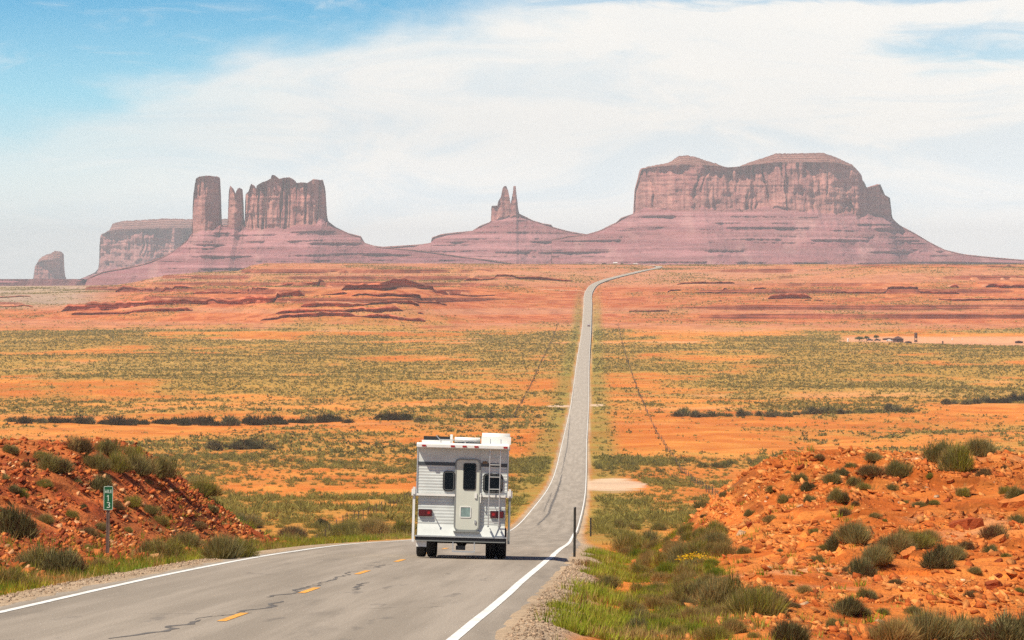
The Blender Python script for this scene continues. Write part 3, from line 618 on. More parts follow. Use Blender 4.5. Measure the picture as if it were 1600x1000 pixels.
def bush(px, py, wpx, kd, label, group=None, name='desert_bush', hs=1.0):
    p = at(px, py, 44, 400); sz = wpx/F*p.y
    o = bpy.data.objects.new(name, pyr.choice(PROTO[kd])); COL.objects.link(o)
    o.location = (p.x, p.y+sz*.2, Tz(p.x, p.y+sz*.2)-.03); s = sz*1.15
    o.scale = (s, s, s*pyr.uniform(.95, 1.25)*hs); o.rotation_euler = (0, 0, pyr.uniform(0, 6.28)); NB[0] += 1
    return tag(o, label, 'bush', group)
LIST = [
 (85, 738, 58, 'sage', 'grey-green bush on the upper left bank above the mile sign, nearest the left edge'),
 (18, 840, 74, 'dark', 'large dark bush at the left edge halfway up the bank'),
 (62, 892, 80, 'sage', 'wide grey-green bush at the foot of the left bank, left half'),
 (100, 900, 70, 'dark', 'darker bush leaning against the wide one at the foot of the left bank'),
 (18, 918, 62, 'olive', 'olive bush in the lower left corner beside the verge grass'),
 (52, 920, 34, 'straw', 'pale dry bush just right of the lower left corner'),
 (155, 768, 40, 'dark', 'dark bush directly above the mile sign'),
 (150, 735, 44, 'sage', 'grey bush on the bank crest up left of the mile sign'),
 (182, 738, 52, 'olive', 'olive bush on the bank crest, right above the mile sign'),
 (215, 742, 58, 'sage', 'broad sage bush on the left bank crest, one right of the sign'),
 (250, 748, 54, 'sage', 'sage bush on the left bank crest, two right of the sign'),
 (120, 706, 40, 'brown', 'brown brush on the skyline of the left bank'),
 (165, 710, 44, 'sage', 'sage bush on the skyline of the left bank above the sign'),
 (204, 722, 40, 'olive', 'olive bush on the skyline just right of the sign'),
 (275, 740, 30, 'straw', 'small straw bush where the left bank skyline starts to fall'),
 (138, 838, 34, 'brown', 'small brown bush immediately left of the sign post'),
 (110, 812, 26, 'olive', 'small olive bush left of the mile sign panel'),
 (158, 892, 42, 'straw', 'straw-coloured dry bush at the foot of the mile sign post'),
 (238, 868, 46, 'sage', 'grey-green bush on the lower left bank, first right of the sign post'),
 (266, 876, 66, 'olive', 'tall olive bush on the lower left bank, second right of the sign post'),
 (290, 858, 50, 'sage', 'sage bush behind the tall olive one on the lower left bank'),
 (345, 872, 70, 'sage', 'pale spreading bush at the toe of the left bank'),
 (375, 870, 50, 'olive', 'olive bush at the right tip of the spreading bush at the bank toe'),
 (302, 752, 36, 'olive', 'olive bush on the falling skyline of the left bank'),
 (318, 775, 54, 'olive', 'wide olive bush under the falling skyline of the left bank'),
 (345, 782, 48, 'sage', 'sage bush under the falling skyline, right of the wide olive one'),
 (372, 776, 46, 'dark', 'dark bush near the right end of the left bank skyline'),
 (392, 792, 44, 'sage', 'last sage bush on the left bank before the plain'),
 (205, 792, 34, 'olive', 'small olive bush to the right of the mile sign panel'),
 (252, 820, 26, 'olive', 'little olive bush in the middle of the left bank rocks'),
 (308, 826, 30, 'brown', 'little brown bush on the right part of the left bank rocks'),
 (32, 778, 30, 'olive', 'small yellowish bush near the left edge on the red bank'),
 (72, 818, 28, 'sage', 'small grey bush between the large dark bush and the sign'),
 (330, 800, 24, 'sage', 'tiny sage bush among rocks on the right part of the left bank'),
 (455, 842, 44, 'brown', 'brown bush at the right end of the left bank'),
 (502, 812, 28, 'dark', 'single dark bush on orange sand left of the camper'),
 (540, 838, 52, 'olive', 'olive bush beside the verge, far left of the camper'),
 (586, 838, 54, 'straw', 'straw bush beside the verge, nearer the camper'),
 (628, 838, 44, 'olive', 'olive bush touching the left side of the camper'),
 (985, 862, 60, 'olive', 'round olive bush with dark base behind the tall black post'),
 (1012, 860, 44, 'dark', 'dark bush joined to the right side of the round olive one'),
 (1078, 878, 60, 'sage', 'sage bush at the toe of the right bank above the yellow flowers'),
 (1045, 888, 50, 'olive', 'olive bush just left of the yellow flowers'),
 (1005, 893, 46, 'olive', 'low olive bush in the ditch between black post and yellow flowers'),
 (952, 918, 42, 'sage', 'pale grass-like bush in the ditch to the right of the verge'),
 (985, 958, 44, 'olive', 'tall thin-stemmed bush in the ditch near the bottom'),
 (992, 992, 42, 'dark', 'dark rounded bush at the bottom edge in the ditch'),
 (965, 996, 34, 'green', 'bright green tuft at the bottom edge left of the dark rounded bush'),
 (1045, 980, 36, 'green', 'green tuft near the bottom edge right of the dark rounded bush'),
 (1090, 940, 70, 'sage', 'grey bush at the left end of the big brush clump at the right bank toe'),
 (1130, 950, 84, 'sage', 'large grey bush in the middle of the big clump at the right bank toe'),
 (1180, 962, 88, 'olive', 'large yellow-green bush at the right end of the big clump'),
 (1205, 950, 60, 'brown', 'brownish bush behind the right end of the big clump'),
 (1085, 970, 50, 'straw', 'straw bush in front of the big clump'),
 (1150, 990, 50, 'straw', 'straw bush at the bottom edge under the big clump'),
 (1235, 1004, 70, 'dark', 'dark bush at the bottom edge right of the big clump'),
 (1115, 1000, 50, 'olive', 'olive tuft at the bottom edge left of the dark bush'),
 (1308, 862, 50, 'dark', 'left half of the dark bush pair in the middle of the right bank'),
 (1335, 848, 60, 'sage', 'right half of the dark bush pair in the middle of the right bank'),
 (1345, 900, 48, 'dark', 'lowest bush of the diagonal brush band on the right bank'),
 (1372, 885, 56, 'sage', 'second bush up the diagonal brush band on the right bank'),
 (1400, 868, 60, 'sage', 'third bush up the diagonal brush band on the right bank'),
 (1430, 858, 56, 'olive', 'fourth bush up the diagonal brush band on the right bank'),
 (1452, 846, 40, 'straw', 'topmost bush of the diagonal brush band on the right bank'),
 (1468, 888, 62, 'dark', 'dark sage bush to the right of the diagonal brush band'),
 (1492, 874, 46, 'sage', 'sage bush upper right of the diagonal brush band'),
 (1556, 842, 44, 'brown', 'brown dry bush near the right edge of the bank'),
 (1325, 962, 56, 'dark', 'dark bush low on the right bank'),
 (1356, 940, 36, 'sage', 'small sage bush above the dark one low on the right bank'),
 (1395, 1004, 84, 'straw', 'dry straw bush along the bottom edge, left of the sage row'),
 (1450, 1004, 92, 'sage', 'large sage bush along the bottom edge in the right corner'),
 (1510, 1000, 72, 'sage', 'second sage bush along the bottom edge in the right corner'),
 (1572, 1006, 90, 'dark', 'dark bush in the lower right corner'),
 (1262, 768, 30, 'dark', 'dark round bush on the left shoulder of the right bank'),
 (1225, 786, 26, 'sage', 'small sage bush lowest on the left shoulder of the right bank'),
 (1302, 756, 30, 'sage', 'sage bush next to the dark round one on the right bank'),
 (1318, 746, 28, 'dark', 'small dark bush between two sage bushes near the top of the right bank'),
 (1358, 744, 40, 'brown', 'brown-grey bush below the tall one near the top of the right bank'),
 (1364, 722, 28, 'sage', 'tall narrow sage bush near the top of the right bank'),
 (1404, 748, 48, 'sage', 'flat sage bush in the middle top of the right bank'),
 (1348, 765, 24, 'olive', 'small lime bush under the flat sage bush'),
 (1280, 720, 20, 'brown', 'tiny brown bush on the left skyline of the right bank'),
 (1312, 786, 36, 'sage', 'pale bush on the upper middle face of the right bank'),
 (1172, 806, 20, 'sage', 'tiny grey bush on the lower left flank of the right bank'),
 (1205, 778, 20, 'straw', 'tiny straw bush on the lower left flank of the right bank'),
 (1395, 700, 46, 'olive', 'leftmost bush of the skyline row on top of the right bank'),
 (1420, 706, 50, 'sage', 'second bush of the skyline row on top of the right bank'),
 (1448, 704, 52, 'olive', 'third bush of the skyline row on top of the right bank'),
 (1474, 722, 58, 'sage', 'lower bush under the skyline row on top of the right bank'),
 (1500, 738, 66, 'olive', 'largest olive bush on top of the right bank'),
 (1530, 714, 50, 'sage', 'bush near the right end of the skyline row on the right bank'),
 (1560, 704, 36, 'brown', 'last brown bush of the skyline row at the right'),
 (1592, 782, 36, 'sage', 'bush at the right edge of the bank, midway up'),
 (1570, 772, 24, 'olive', 'thin olive bush near the right edge of the bank'),
]
for a in LIST: bush(*a)
def flowers():
    p = at(1086, 893, 44, 200); root = empty('flowering_bush', (p.x, p.y, Tz(p.x, p.y)-.02), 'low bush covered in yellow flowers at the right bank toe', 'bush')
    b_ = bpy.data.objects.new('foliage', flower); COL.objects.link(b_); b_.parent = root; b_.scale = (.75, .75, .62)
    r = np.random.default_rng(3); n = 240; a = r.uniform(0, 6.28, n); rr_ = np.sqrt(r.uniform(0, 1, n))*.46
    base = np.stack([np.cos(a)*rr_, np.sin(a)*rr_, .46-rr_*.35+r.uniform(-.03, .05, n)], 1); d = r.normal(0, .022, (n, 3)); s = np.cross(d, r.normal(0, 1, (n, 3))); s = s/np.linalg.norm(s, axis=1)[:, None]*.014
    V, F_, C = tri_mesh(base, base+d, s, np.tile([[.85, .55, .02]], (n, 1))); mesh_np('flower_heads', V, F_, M_leaf, C, parent=root)['kind'] = 'stuff'
flowers()
# smaller bushes scattered over both banks and the ditch
rf = random.Random(77); taken = [(a[0], a[1]) for a in LIST]
ZN = [  # zone name, test on px,py -> kinds, label
 ('left bank', lambda x, y: x < 430 and y > 700, [('sage', 3), ('olive', 3), ('brown', 2), ('dark', 1)]),
 ('right bank', lambda x, y: x > 1100, [('sage', 3), ('olive', 2), ('straw', 2), ('brown', 2)]),
 ('ditch right of the road', lambda x, y: 900 < x <= 1150, [('olive', 4), ('straw', 6), ('green', 4), ('sage', 1)]),
]
cnt = 0; tries = 0
while cnt < 175 and tries < 8000:
    tries += 1; zi = 2 if cnt % 2 else rf.choice((0, 1, 1))
    x = (rf.uniform(0, 430), rf.uniform(1040, 1600), rf.uniform(905, 1130))[zi]; y = (rf.uniform(705, 925), rf.uniform(705, 1000), rf.uniform(835, 1000))[zi]
    if any((x-a)**2+(2*(y-b_))**2 < (400, 400, 120)[zi] for a, b_ in taken): continue
    p = at(x, y, 44, 300); off = p.x-float(cx(p.y))
    if p.y > 150 or abs(off) < 5.7: continue
    ks = ZN[zi][2]; kd = rf.choices([k for k, _ in ks], [w_ for _, w_ in ks])[0]; taken.append((x, y)); cnt += 1
    szp = rf.uniform(12, 30) if zi < 2 else rf.uniform(22, 48)
    bush(x, y, szp, kd, 'small %s scattered on the %s' % (KIND[kd][3], ZN[zi][0]), 'small scattered bushes on the '+ZN[zi][0], hs=.9 if zi < 2 else 1.1)

# verge grass and tufts: uncountable
def tufts(name, pts, nb, hgt, spread, wd, palette, label, seed, cat='grass'):
    r = np.random.default_rng(seed); n = len(pts)*nb; c = np.repeat(pts, nb, 0); a = r.uniform(0, 6.28, n); rr_ = r.uniform(0, 1, n)**.7*spread
    h = np.repeat(r.uniform(.45, 1.15, len(pts)), nb)*hgt*r.uniform(.5, 1.1, n)
    base = c+np.stack([np.cos(a)*rr_, np.sin(a)*rr_, np.zeros(n)-.02], 1)
    d = np.stack([np.cos(a)*rr_/spread*.55, np.sin(a)*rr_/spread*.55, np.ones(n)], 1)+r.normal(0, .18, (n, 3)); tip = base+d*h[:, None]
    s = np.stack([-np.sin(a+r.uniform(-1, 1, n)), np.cos(a+r.uniform(-1, 1, n)), np.zeros(n)], 1)*wd
    C = np.repeat(palette, nb, 0)*r.uniform(.7, 1.3, (n, 1)); V, F_, C = tri_mesh(base, tip, s, C)
    return tag(mesh_np(name, V, F_, M_leaf, C), label, cat, kind='stuff')
r = np.random.default_rng(21)
def scatter(n, yr, orr, dens=None):
    Y = r.uniform(*yr, n); o = r.uniform(*orr, n); X = cx(Y)+o
    if dens is not None: k = dens(X, Y, o) > r.uniform(0, 1, n); X, Y, o = X[k], Y[k], o[k]
    return X, Y, o
def pal(X, Y, cols, sc_=2.2, seed=0):
    n = len(X); q = np.clip((fbm(X/sc_, Y/sc_/1.5, 3, 300+seed)+.5)*1.7-.35+r.normal(0, .12, n), 0, .999)*len(cols); return np.array(cols)[q.astype(int)]
X, Y, o = scatter(34000, (42, 125), (4.3, 11.5), lambda X, Y, o: np.clip(1.7*ss(.36, .56, fbm(X/2.2, Y/3.6, 2, 401)+.5)*(.12+ss(.44, .56, fbm(X/.55, Y/.95, 2, 405)+.5))*(1-ss(5.8, 8.0, o)*.985), 0, 1)*ss(4.35, 5.0, o+fbm(X/3, Y/3, 2, 409)*1.2))
tufts('verge_grass', np.stack([X, Y, T(X, Y)], 1), 22, .19, .17, .011, pal(X, Y, [STRAW, (.36, .28, .07), (.33, .32, .04), (.30, .34, .03), (.22, .29, .02), LIME, (.36, .33, .05), (.24, .29, .025), (.30, .15, .06), (.40, .32, .09)]), 'green and straw grass growing along the right verge and ditch', 1)
X, Y, o = scatter(9000, (42, 190), (-9.5, -4.7), lambda X, Y, o: np.clip((1-ss(5.6, 7.6, -o))+.12, 0, 1)*ss(4.7, 5.4, -o+fbm(X/4, Y/4, 2, 411)*1.2))
tufts('verge_grass', np.stack([X, Y, T(X, Y)], 1), 16, .24, .15, .010, pal(X, Y, [STRAW, OLIVE, GREEN, LIME, GREEN, LIME, OLIVE], 3, 7), 'bright green grass strip along the left edge of the road', 2)
X, Y, o = scatter(9000, (50, 130), (6, 26), lambda X, Y, o: .10*ss(.45, .65, fbm(X/3, Y/3, 3, 421)+.5))
X2, Y2, o2 = scatter(9000, (50, 130), (-26, -6.5), lambda X, Y, o: .20*ss(.45, .65, fbm(X/3, Y/3, 3, 431)+.5)); X = np.concatenate([X, X2]); Y = np.concatenate([Y, Y2])
tufts('dry_grass', np.stack([X, Y, T(X, Y)], 1), 14, .20, .13, .008, pal(X, Y, [STRAW, (.26, .2, .07), OLIVE, STRAW], 3, 9), 'thin dry grass between the rocks of both banks', 3)
X, Y, o = scatter(40000, (118, 520), (-60, 60), lambda X, Y, o: veg_density(X, Y)*.9*(np.abs(X/Y) < .19)*(.35+.65*(np.abs(o) < 14)))
tufts('dry_grass', np.stack([X, Y, T(X, Y)], 1), 14, .30, .30, .020, pal(X, Y, [STRAW, OLIVE, (.33, .25, .07), OLIVE, (.36, .24, .07), SAGE], 8, 11), 'yellow-green grass covering the slope beyond the crest', 4)

# scrub of the plain, merged
def scrub(name, yr, n, nt_, label, seed, hmul=1.0, thin=1.0):
    r_ = np.random.default_rng(seed); u = r_.uniform(0, 1, n); Y = np.sqrt(yr[0]**2+u*(yr[1]**2-yr[0]**2)); X = r_.uniform(-.185, .185, n)*Y
    d = veg_density(X, Y); k = (d**1.5 > r_.uniform(0, 1, n)) & (np.abs(X-cx(Y)) > 5.5); X, Y, d = X[k], Y[k], d[k]; m = len(X); Z = T(X, Y)
    S = r_.lognormal(0, .58, m)*.95*.52*hmul*(.8+.5*(d > .6))*(1-.22*ss(1350, 1700, Y)); 
    S = np.minimum(S, 1.25); tone = vn(X/35, Y/60, seed); tone2 = r_.uniform(0, 1, m)
    c = np.where((tone2 < .24+.4*(tone-.5))[:, None], np.array(DARK)*1.3, np.where((tone2 < .72)[:, None], np.array(SAGE)*np.array([.95, .88, .6]), np.array(OLIVE)*1.25))
    c = np.where(((Y > 1350) & (Y < 2600))[:, None], c*.35+np.array((.29, .22, .060))*.65, c)
    near = (1-ss(600, 1000, Y))[:, None]*.5; c = c*(1-near)+np.array((.34, .285, .065))*near
    nB = m*nt_; cc = np.repeat(np.stack([X, Y, Z], 1), nt_, 0); s = np.repeat(S, nt_)
    a = r_.uniform(0, 6.28, nB); ph = np.arccos(r_.uniform(.05, 1, nB)); dirv = np.stack([np.sin(ph)*np.cos(a), np.sin(ph)*np.sin(a), np.cos(ph)*.85], 1)
    base = cc+dirv*(s*r_.uniform(.25, .75, nB))[:, None]*np.array([1, 1, .9]); base[:, 2] -= .05; tip = base+(dirv+r_.normal(0, .35, (nB, 3)))*(s*r_.uniform(.3, .6, nB))[:, None]+np.stack([a*0, a*0, s*.15], 1)
    sd_ = np.cross(dirv, r_.normal(0, 1, (nB, 3))); sd_ /= np.linalg.norm(sd_, axis=1)[:, None]
    V, F_, C = tri_mesh(base, tip, sd_*(s*(.9*thin/math.sqrt(nt_)))[:, None], np.repeat(c, nt_, 0)*r_.uniform(.75, 1.25, (nB, 1)))
    return tag(mesh_np(name, V, F_, M_leaf, C), label, 'scrub', kind='stuff')
scrub('desert_scrub', (125, 420), 9000, 220, 'low scrub tufts on the slope just beyond the crest', 30, .8, .42)
scrub('desert_scrub', (420, 900), 46000, 64, 'low dark scrub dotting the near part of the plain', 31, 1.0, .62)
scrub('desert_scrub', (900, 1500), 52000, 12, 'sparse small scrub on the bare orange part of the plain', 32)
scrub('desert_scrub', (1500, 2760), 175000, 6, 'dense olive scrub covering the middle of the plain', 33, 1.1)
scrub('desert_scrub', (2760, 4560), 230000, 5, 'tiny far scrub dots on the red rising ground', 34, 1.45)

# rows of taller shrubs across the plain
HP = {k: [brush_mesh('shrub', rng, 800, .5, .62, *v, ln=.40, wd=.028, up=.9) for _ in range(3)] for k, v in {
    'dk': ([DARK, (.075, .06, .03), BROWN], [5, 3, 1]), 'ol': ([OLIVE, SAGE, DARK], [4, 3, 2]), 'br': ([(.15, .11, .055), SAGE, DARK], [4, 3, 2])}.items()}
ordn = ['first', 'second', 'third', 'fourth', 'fifth', 'sixth', 'seventh', 'eighth', 'ninth', 'tenth', 'eleventh', 'twelfth', 'thirteenth', 'fourteenth', 'fifteenth', 'sixteenth', 'seventeenth', 'eighteenth', 'nineteenth', 'twentieth']
def nth(i):
    if i < 20: return ordn[i]
    t_, u = divmod(i+1, 10); return {2: 'twent', 3: 'thirt', 4: 'fort', 5: 'fift'}[t_]+('ieth' if u == 0 else 'y-'+ordn[u-1])
def hedge(x0, x1, y0, y1, n, kinds, desc, what, hpx=(12, 20), name='desert_shrub'):
    for i in range(n):
        x = x0+(x1-x0)*(i+.5+pyr.uniform(-.25, .25))/n; y = y0+(y1-y0)*(x-x0)/(x1-x0)+pyr.uniform(-1.5, 1.5)
        p = at(x, y, 300, 2500); k = pyr.choice(kinds); h = pyr.uniform(hpx[0]*.75, hpx[1]*1.2)/F*p.y; wd = max(h*pyr.uniform(1.3, 2.0), 1.55*abs(x1-x0)/n/F*p.y)
        o = bpy.data.objects.new(name, pyr.choice(HP[k])); COL.objects.link(o); o.location = (p.x, p.y, p.z-.15); o.scale = (wd, wd, h*1.25); o.rotation_euler = (0, 0, pyr.uniform(0, 6.28))
        lab = '%s, %s from the left' % (desc, nth(i)) if n > 1 else desc
        tag(o, lab, 'shrub', what)
hedge(8, 170, 660, 662, 9, ['dk', 'br'], 'dark shrub in the thin left part of the long row', 'long shrub row on the left plain', (10, 18))
hedge(172, 345, 663, 664, 11, ['dk'], 'dark shrub in the dense middle of the long row', 'long shrub row on the left plain', (16, 23))
hedge(348, 552, 664, 660, 14, ['dk', 'dk', 'br'], 'dark shrub in the right stretch of the long row', 'long shrub row on the left plain', (14, 22))
hedge(590, 640, 657, 656, 3, ['dk'], 'dark shrub in the short clump right of the long row', 'short clump beside the long row', (14, 18))
hedge(646, 682, 658, 658, 2, ['br'], 'pale low shrub just left above the camper roof', 'low shrubs behind the camper', (7, 10))
hedge(730, 815, 652, 652, 6, ['br', 'ol'], 'low shrub right behind the camper', 'low shrubs behind the camper', (7, 11))
hedge(320, 435, 703, 702, 6, ['br', 'dk'], 'brownish shrub in the nearer short row on the left', 'nearer short shrub row', (13, 22))
hedge(1048, 1235, 651, 650, 13, ['br', 'ol'], 'grey-brown shrub, left half of the long right row', 'long shrub row on the right plain', (12, 19))
hedge(1235, 1425, 648, 643, 13, ['br', 'ol'], 'grey-brown shrub, right half of the long right row', 'long shrub row on the right plain', (11, 18))
hedge(1470, 1545, 632, 630, 5, ['br'], 'pale brown shrub in the far right row', 'far right shrub row', (10, 14))
hedge(1545, 1610, 630, 628, 4, ['dk'], 'dark shrub ending the far right row', 'far right shrub row end', (14, 19))
hedge(1090, 1145, 730, 730, 3, ['ol'], 'bright olive shrub in the clump left of the right bank', 'olive clump left of the right bank', (12, 15))
for x_, y_, w_, l_ in ((968, 806, 26, 'olive bush on the slope beyond the short black post'), (992, 802, 22, 'small olive bush between the slope bush and the right bank'), (1030, 800, 24, 'olive bush at the left flank of the right bank, on the plain')): bush(x_, y_, w_, 'olive', l_)

# ------------------------------------------------------------------ rocks
def chips(name, X, Y, S, pal_, label, seed, flat=.32):
    r_ = np.random.default_rng(seed); n = len(X); Z = T(X, Y)
    cube = np.array([[-1, -1, -1], [1, -1, -1], [1, 1, -1], [-1, 1, -1], [-1, -1, 1], [1, -1, 1], [1, 1, 1], [-1, 1, 1]], float)
    fc = np.array([[0, 3, 2, 1], [4, 5, 6, 7], [0, 1, 5, 4], [1, 2, 6, 5], [2, 3, 7, 6], [3, 0, 4, 7]])
    v = cube[None]*(1+r_.uniform(-.45, .25, (n, 8, 3)))*np.array([.5, .42, .5*flat])[None]*S[:, None, None]*r_.uniform(.6, 1.3, (n, 1, 3))
    a = r_.uniform(-.7, .7, n)+np.where(r_.uniform(0, 1, n) < .3, 1.5, 0); ca, sa = np.cos(a)[:, None], np.sin(a)[:, None]; x, y = v[..., 0]*ca-v[..., 1]*sa, v[..., 0]*sa+v[..., 1]*ca; z = v[..., 2]
    b_ = r_.normal(0, .35, n)[:, None]-np.where(X > 0, .35, -.35)[:, None]; x, z = x*np.cos(b_)-z*np.sin(b_), x*np.sin(b_)+z*np.cos(b_)
    g_ = r_.normal(.25, .3, n)[:, None]; y, z = y*np.cos(g_)-z*np.sin(g_), y*np.sin(g_)+z*np.cos(g_)
    V = np.stack([x+X[:, None], y+Y[:, None], z+Z[:, None]+S[:, None]*flat*.18], -1).reshape(-1, 3)
    Fc_ = (np.arange(n)[:, None, None]*8+fc[None]).reshape(-1, 4)
    C = np.repeat(pal_*r_.uniform(.7, 1.25, (n, 1)), 8, 0)
    return tag(mesh_np(name, V, Fc_, M_rock, C), label, 'rocks', kind='stuff')
r = np.random.default_rng(55)
def bankpts(n, orr, yr, seed, lo=.38):
    X, Y, o = scatter(n, yr, orr, lambda X, Y, o: np.clip(ss(lo, lo+.2, fbm(X/2.2, Y/3.5, 3, seed)+.5)*ss(6.0, 8.0, np.abs(o))+.10, 0, 1)); return X, Y
def rock_sizes(n, lo, hi): return lo*(hi/lo)**(r.uniform(0, 1, n)**2.4)
Xr, Yr = bankpts(70000, (5.8, 26), (52, 124), 501, .44)
chips('rubble', Xr, Yr, rock_sizes(len(Xr), .035, .26), np.array([(.50, .15, .035), (.60, .23, .065), (.62, .38, .22), (.38, .09, .02)])[r.choice(4, len(Xr), p=[.50, .29, .01, .20])], 'orange broken sandstone rubble on the right bank', 61)
Xl, Yl = bankpts(75000, (-26, -6.0), (60, 130), 511, .28)
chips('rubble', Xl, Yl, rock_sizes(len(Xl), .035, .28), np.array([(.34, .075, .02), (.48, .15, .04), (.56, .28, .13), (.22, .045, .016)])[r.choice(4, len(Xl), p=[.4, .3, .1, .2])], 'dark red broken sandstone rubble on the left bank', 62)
# gravel along the shoulders
X, Y, o = scatter(3600, (42, 95), (4.05, 4.8)); X2, Y2, _ = scatter(5000, (42, 95), (-5.4, -4.05)); X = np.concatenate([X, X2]); Y = np.concatenate([Y, Y2])
chips('gravel', X, Y, rock_sizes(len(X), .012, .05), np.array([(.38, .26, .17), (.26, .18, .12), (.46, .32, .21)])[r.choice(3, len(X))], 'loose gravel along both road shoulders', 63, flat=.7)
# larger slabs as individuals
def slab_mesh(seed):
    rr_ = random.Random(seed); bm = bmesh.new(); n = rr_.choice((5, 6, 7)); T_ = []; B_ = []
    for i in range(n):
        a = 2*math.pi*(i+rr_.uniform(-.3, .3))/n; q = rr_.uniform(.38, .6); T_.append(bm.verts.new((math.cos(a)*q*.85, math.sin(a)*q*.62, .16+rr_.uniform(-.05, .06))))
        q *= rr_.uniform(.9, 1.15); B_.append(bm.verts.new((math.cos(a)*q*.9, math.sin(a)*q*.66, -.2+rr_.uniform(-.04, .04))))
    bm.faces.new(T_); bm.faces.new(B_[::-1])
    for i in range(n): bm.faces.new((B_[i], B_[(i+1) % n], T_[(i+1) % n], T_[i]))
    bmesh.ops.subdivide_edges(bm, edges=bm.edges[:], cuts=1, use_grid_fill=True)
    for v in bm.verts: v.co += Vector((rr_.uniform(-.03, .03), rr_.uniform(-.03, .03), rr_.uniform(-.02, .02)))
    bmesh.ops.triangulate(bm, faces=bm.faces[:])
    me = bpy.data.meshes.new('slab'); bm.to_mesh(me); bm.free()
    return me
SL = {}
for kd, c in (('orange', (.50, .155, .038)), ('pale', (.58, .32, .16)), ('dark', (.30, .065, .02))):
    SL[kd] = []
    for s_ in range(3):
        me = slab_mesh(s_*7+len(kd)); ca = me.color_attributes.new('Col', 'FLOAT_COLOR', 'POINT'); cc = np.ones((len(me.vertices), 4), np.float32); cc[:, :3] = c; ca.data.foreach_set('color', cc.ravel()); me.materials.append(M_rock); SL[kd].append(me)
rk = random.Random(8)
def slab(px, py, wpx, kd, label, group=None):
    p = at(px, py, 44, 300); s = wpx/F*p.y; o = bpy.data.objects.new('sandstone_slab', rk.choice(SL[kd])); COL.objects.link(o)
    o.location = (p.x, p.y, p.z+s*.02); o.scale = (s, s*rk.uniform(.7, 1.1), s*rk.uniform(.6, 1.0)); o.rotation_euler = (rk.uniform(0, .4), (-1 if p.x > 0 else 1)*rk.uniform(.15, .6), rk.uniform(-.5, .5))
    return tag(o, label, 'rock', group)
for a in ((1230, 745, 34, 'orange', 'orange slab under the left skyline of the right bank'), (1250, 793, 18, 'pale', 'small pale rock under the dark round bush on the right bank'), (1420, 865, 34, 'orange', 'long slab lying in the diagonal brush band on the right bank'),
          (1590, 790, 70, 'orange', 'long smooth rock ledge at the right edge of the bank'), (1510, 825, 60, 'dark', 'dark undercut ledge rock right of the brush band'), (1560, 845, 32, 'orange', 'orange slab below the undercut ledge'),
          (1258, 925, 30, 'orange', 'tilted slab at the toe of the right bank'), (1270, 928, 22, 'dark', 'dark block at the toe of the right bank beside the tilted slab'), (1385, 940, 36, 'orange', 'orange slab low on the right bank beside the small sage bush'),
          (1550, 915, 36, 'dark', 'dark wedge of rock on the lower right bank'), (1440, 790, 30, 'orange', 'orange slab in the upper middle of the right bank'), (1500, 770, 46, 'orange', 'orange ledge slab near the top of the right bank'),
          (927, 985, 16, 'pale', 'small flat white stone in the roadside ditch'), (75, 702, 28, 'dark', 'dark red block on the left skyline of the left bank'), (265, 742, 20, 'dark', 'dark red block on the left bank crest right of the sage row'),
          (425, 820, 36, 'dark', 'dark red outcrop block at the right end of the left bank'), (400, 840, 40, 'dark', 'dark red outcrop block under the right end of the left bank')): slab(*a)
n_ = 0
while n_ < 150:
    lft = rk.random() < .5; x = rk.uniform(0, 430) if lft else rk.uniform(1060, 1600); y = rk.uniform(705, 900) if lft else rk.uniform(715, 985)
    p = at(x, y, 44, 300)
    if p.y > 140 or abs(p.x-float(cx(p.y))) < 6.8: continue
    kd = rk.choice(['dark', 'dark', 'orange'] if lft else ['orange', 'orange', 'orange', 'dark']); n_ += 1
    slab(x, y, rk.uniform(8, 20), kd, '%s sandstone slab lying loose on the %s bank' % ({'dark': 'dark red', 'orange': 'orange', 'pale': 'pale'}[kd], 'left' if lft else 'right'), 'loose slabs on the %s bank' % ('left' if lft else 'right'))

# ------------------------------------------------------------------ camper
M_shell = pmat('camper_white_siding', (.62, .65, .63), .42, noise=.14, nscale=1.5)
M_trim = pmat('camper_white_trim', (.76, .75, .71), .4, noise=.08, nscale=3)
M_door = pmat('camper_door', (.58, .59, .51), .5, noise=.06, nscale=2)
M_glass = pmat('dark_window_glass', (.004, .004, .005), .12, spec=.18)
M_glass2 = pmat('frosted_vent_glass', (.22, .31, .29), .25, noise=.3, nscale=5)
M_rub = pmat('black_rubber', (.012, .012, .012), .8); M_blk = pmat('black_plastic', (.015, .015, .017), .5)
M_stripe = pmat('dark_stripe', (.06, .07, .08), .5); M_alu = pmat('aluminium', (.60, .60, .58), .35, metal=.7)
M_red = pmat('red_lens', (.09, .006, .006), .2); M_redb = pmat('bright_red_lens', (.33, .010, .010), .25); M_amb = pmat('reflector_patch', (.20, .12, .06), .4)
M_grey = pmat('grey_trim', (.22, .23, .22), .55); M_chrome = pmat('steel', (.5, .5, .5), .25, metal=1)
yr_ = 90.2; xr_ = (719-800)/F*yr_
camper = empty('truck_camper', (xr_, yr_, float(road_z(np.array([xr_]), np.array([yr_]))[0])+.012), 'white camper with ribbed siding mounted on a pickup, seen from behind', 'camper', rot=(math.radians(-3.5), math.radians(1.5), math.radians(-.3)))
def px_(x): return (x-719)/62.2
def pz_(y): return (872-y)/62.2
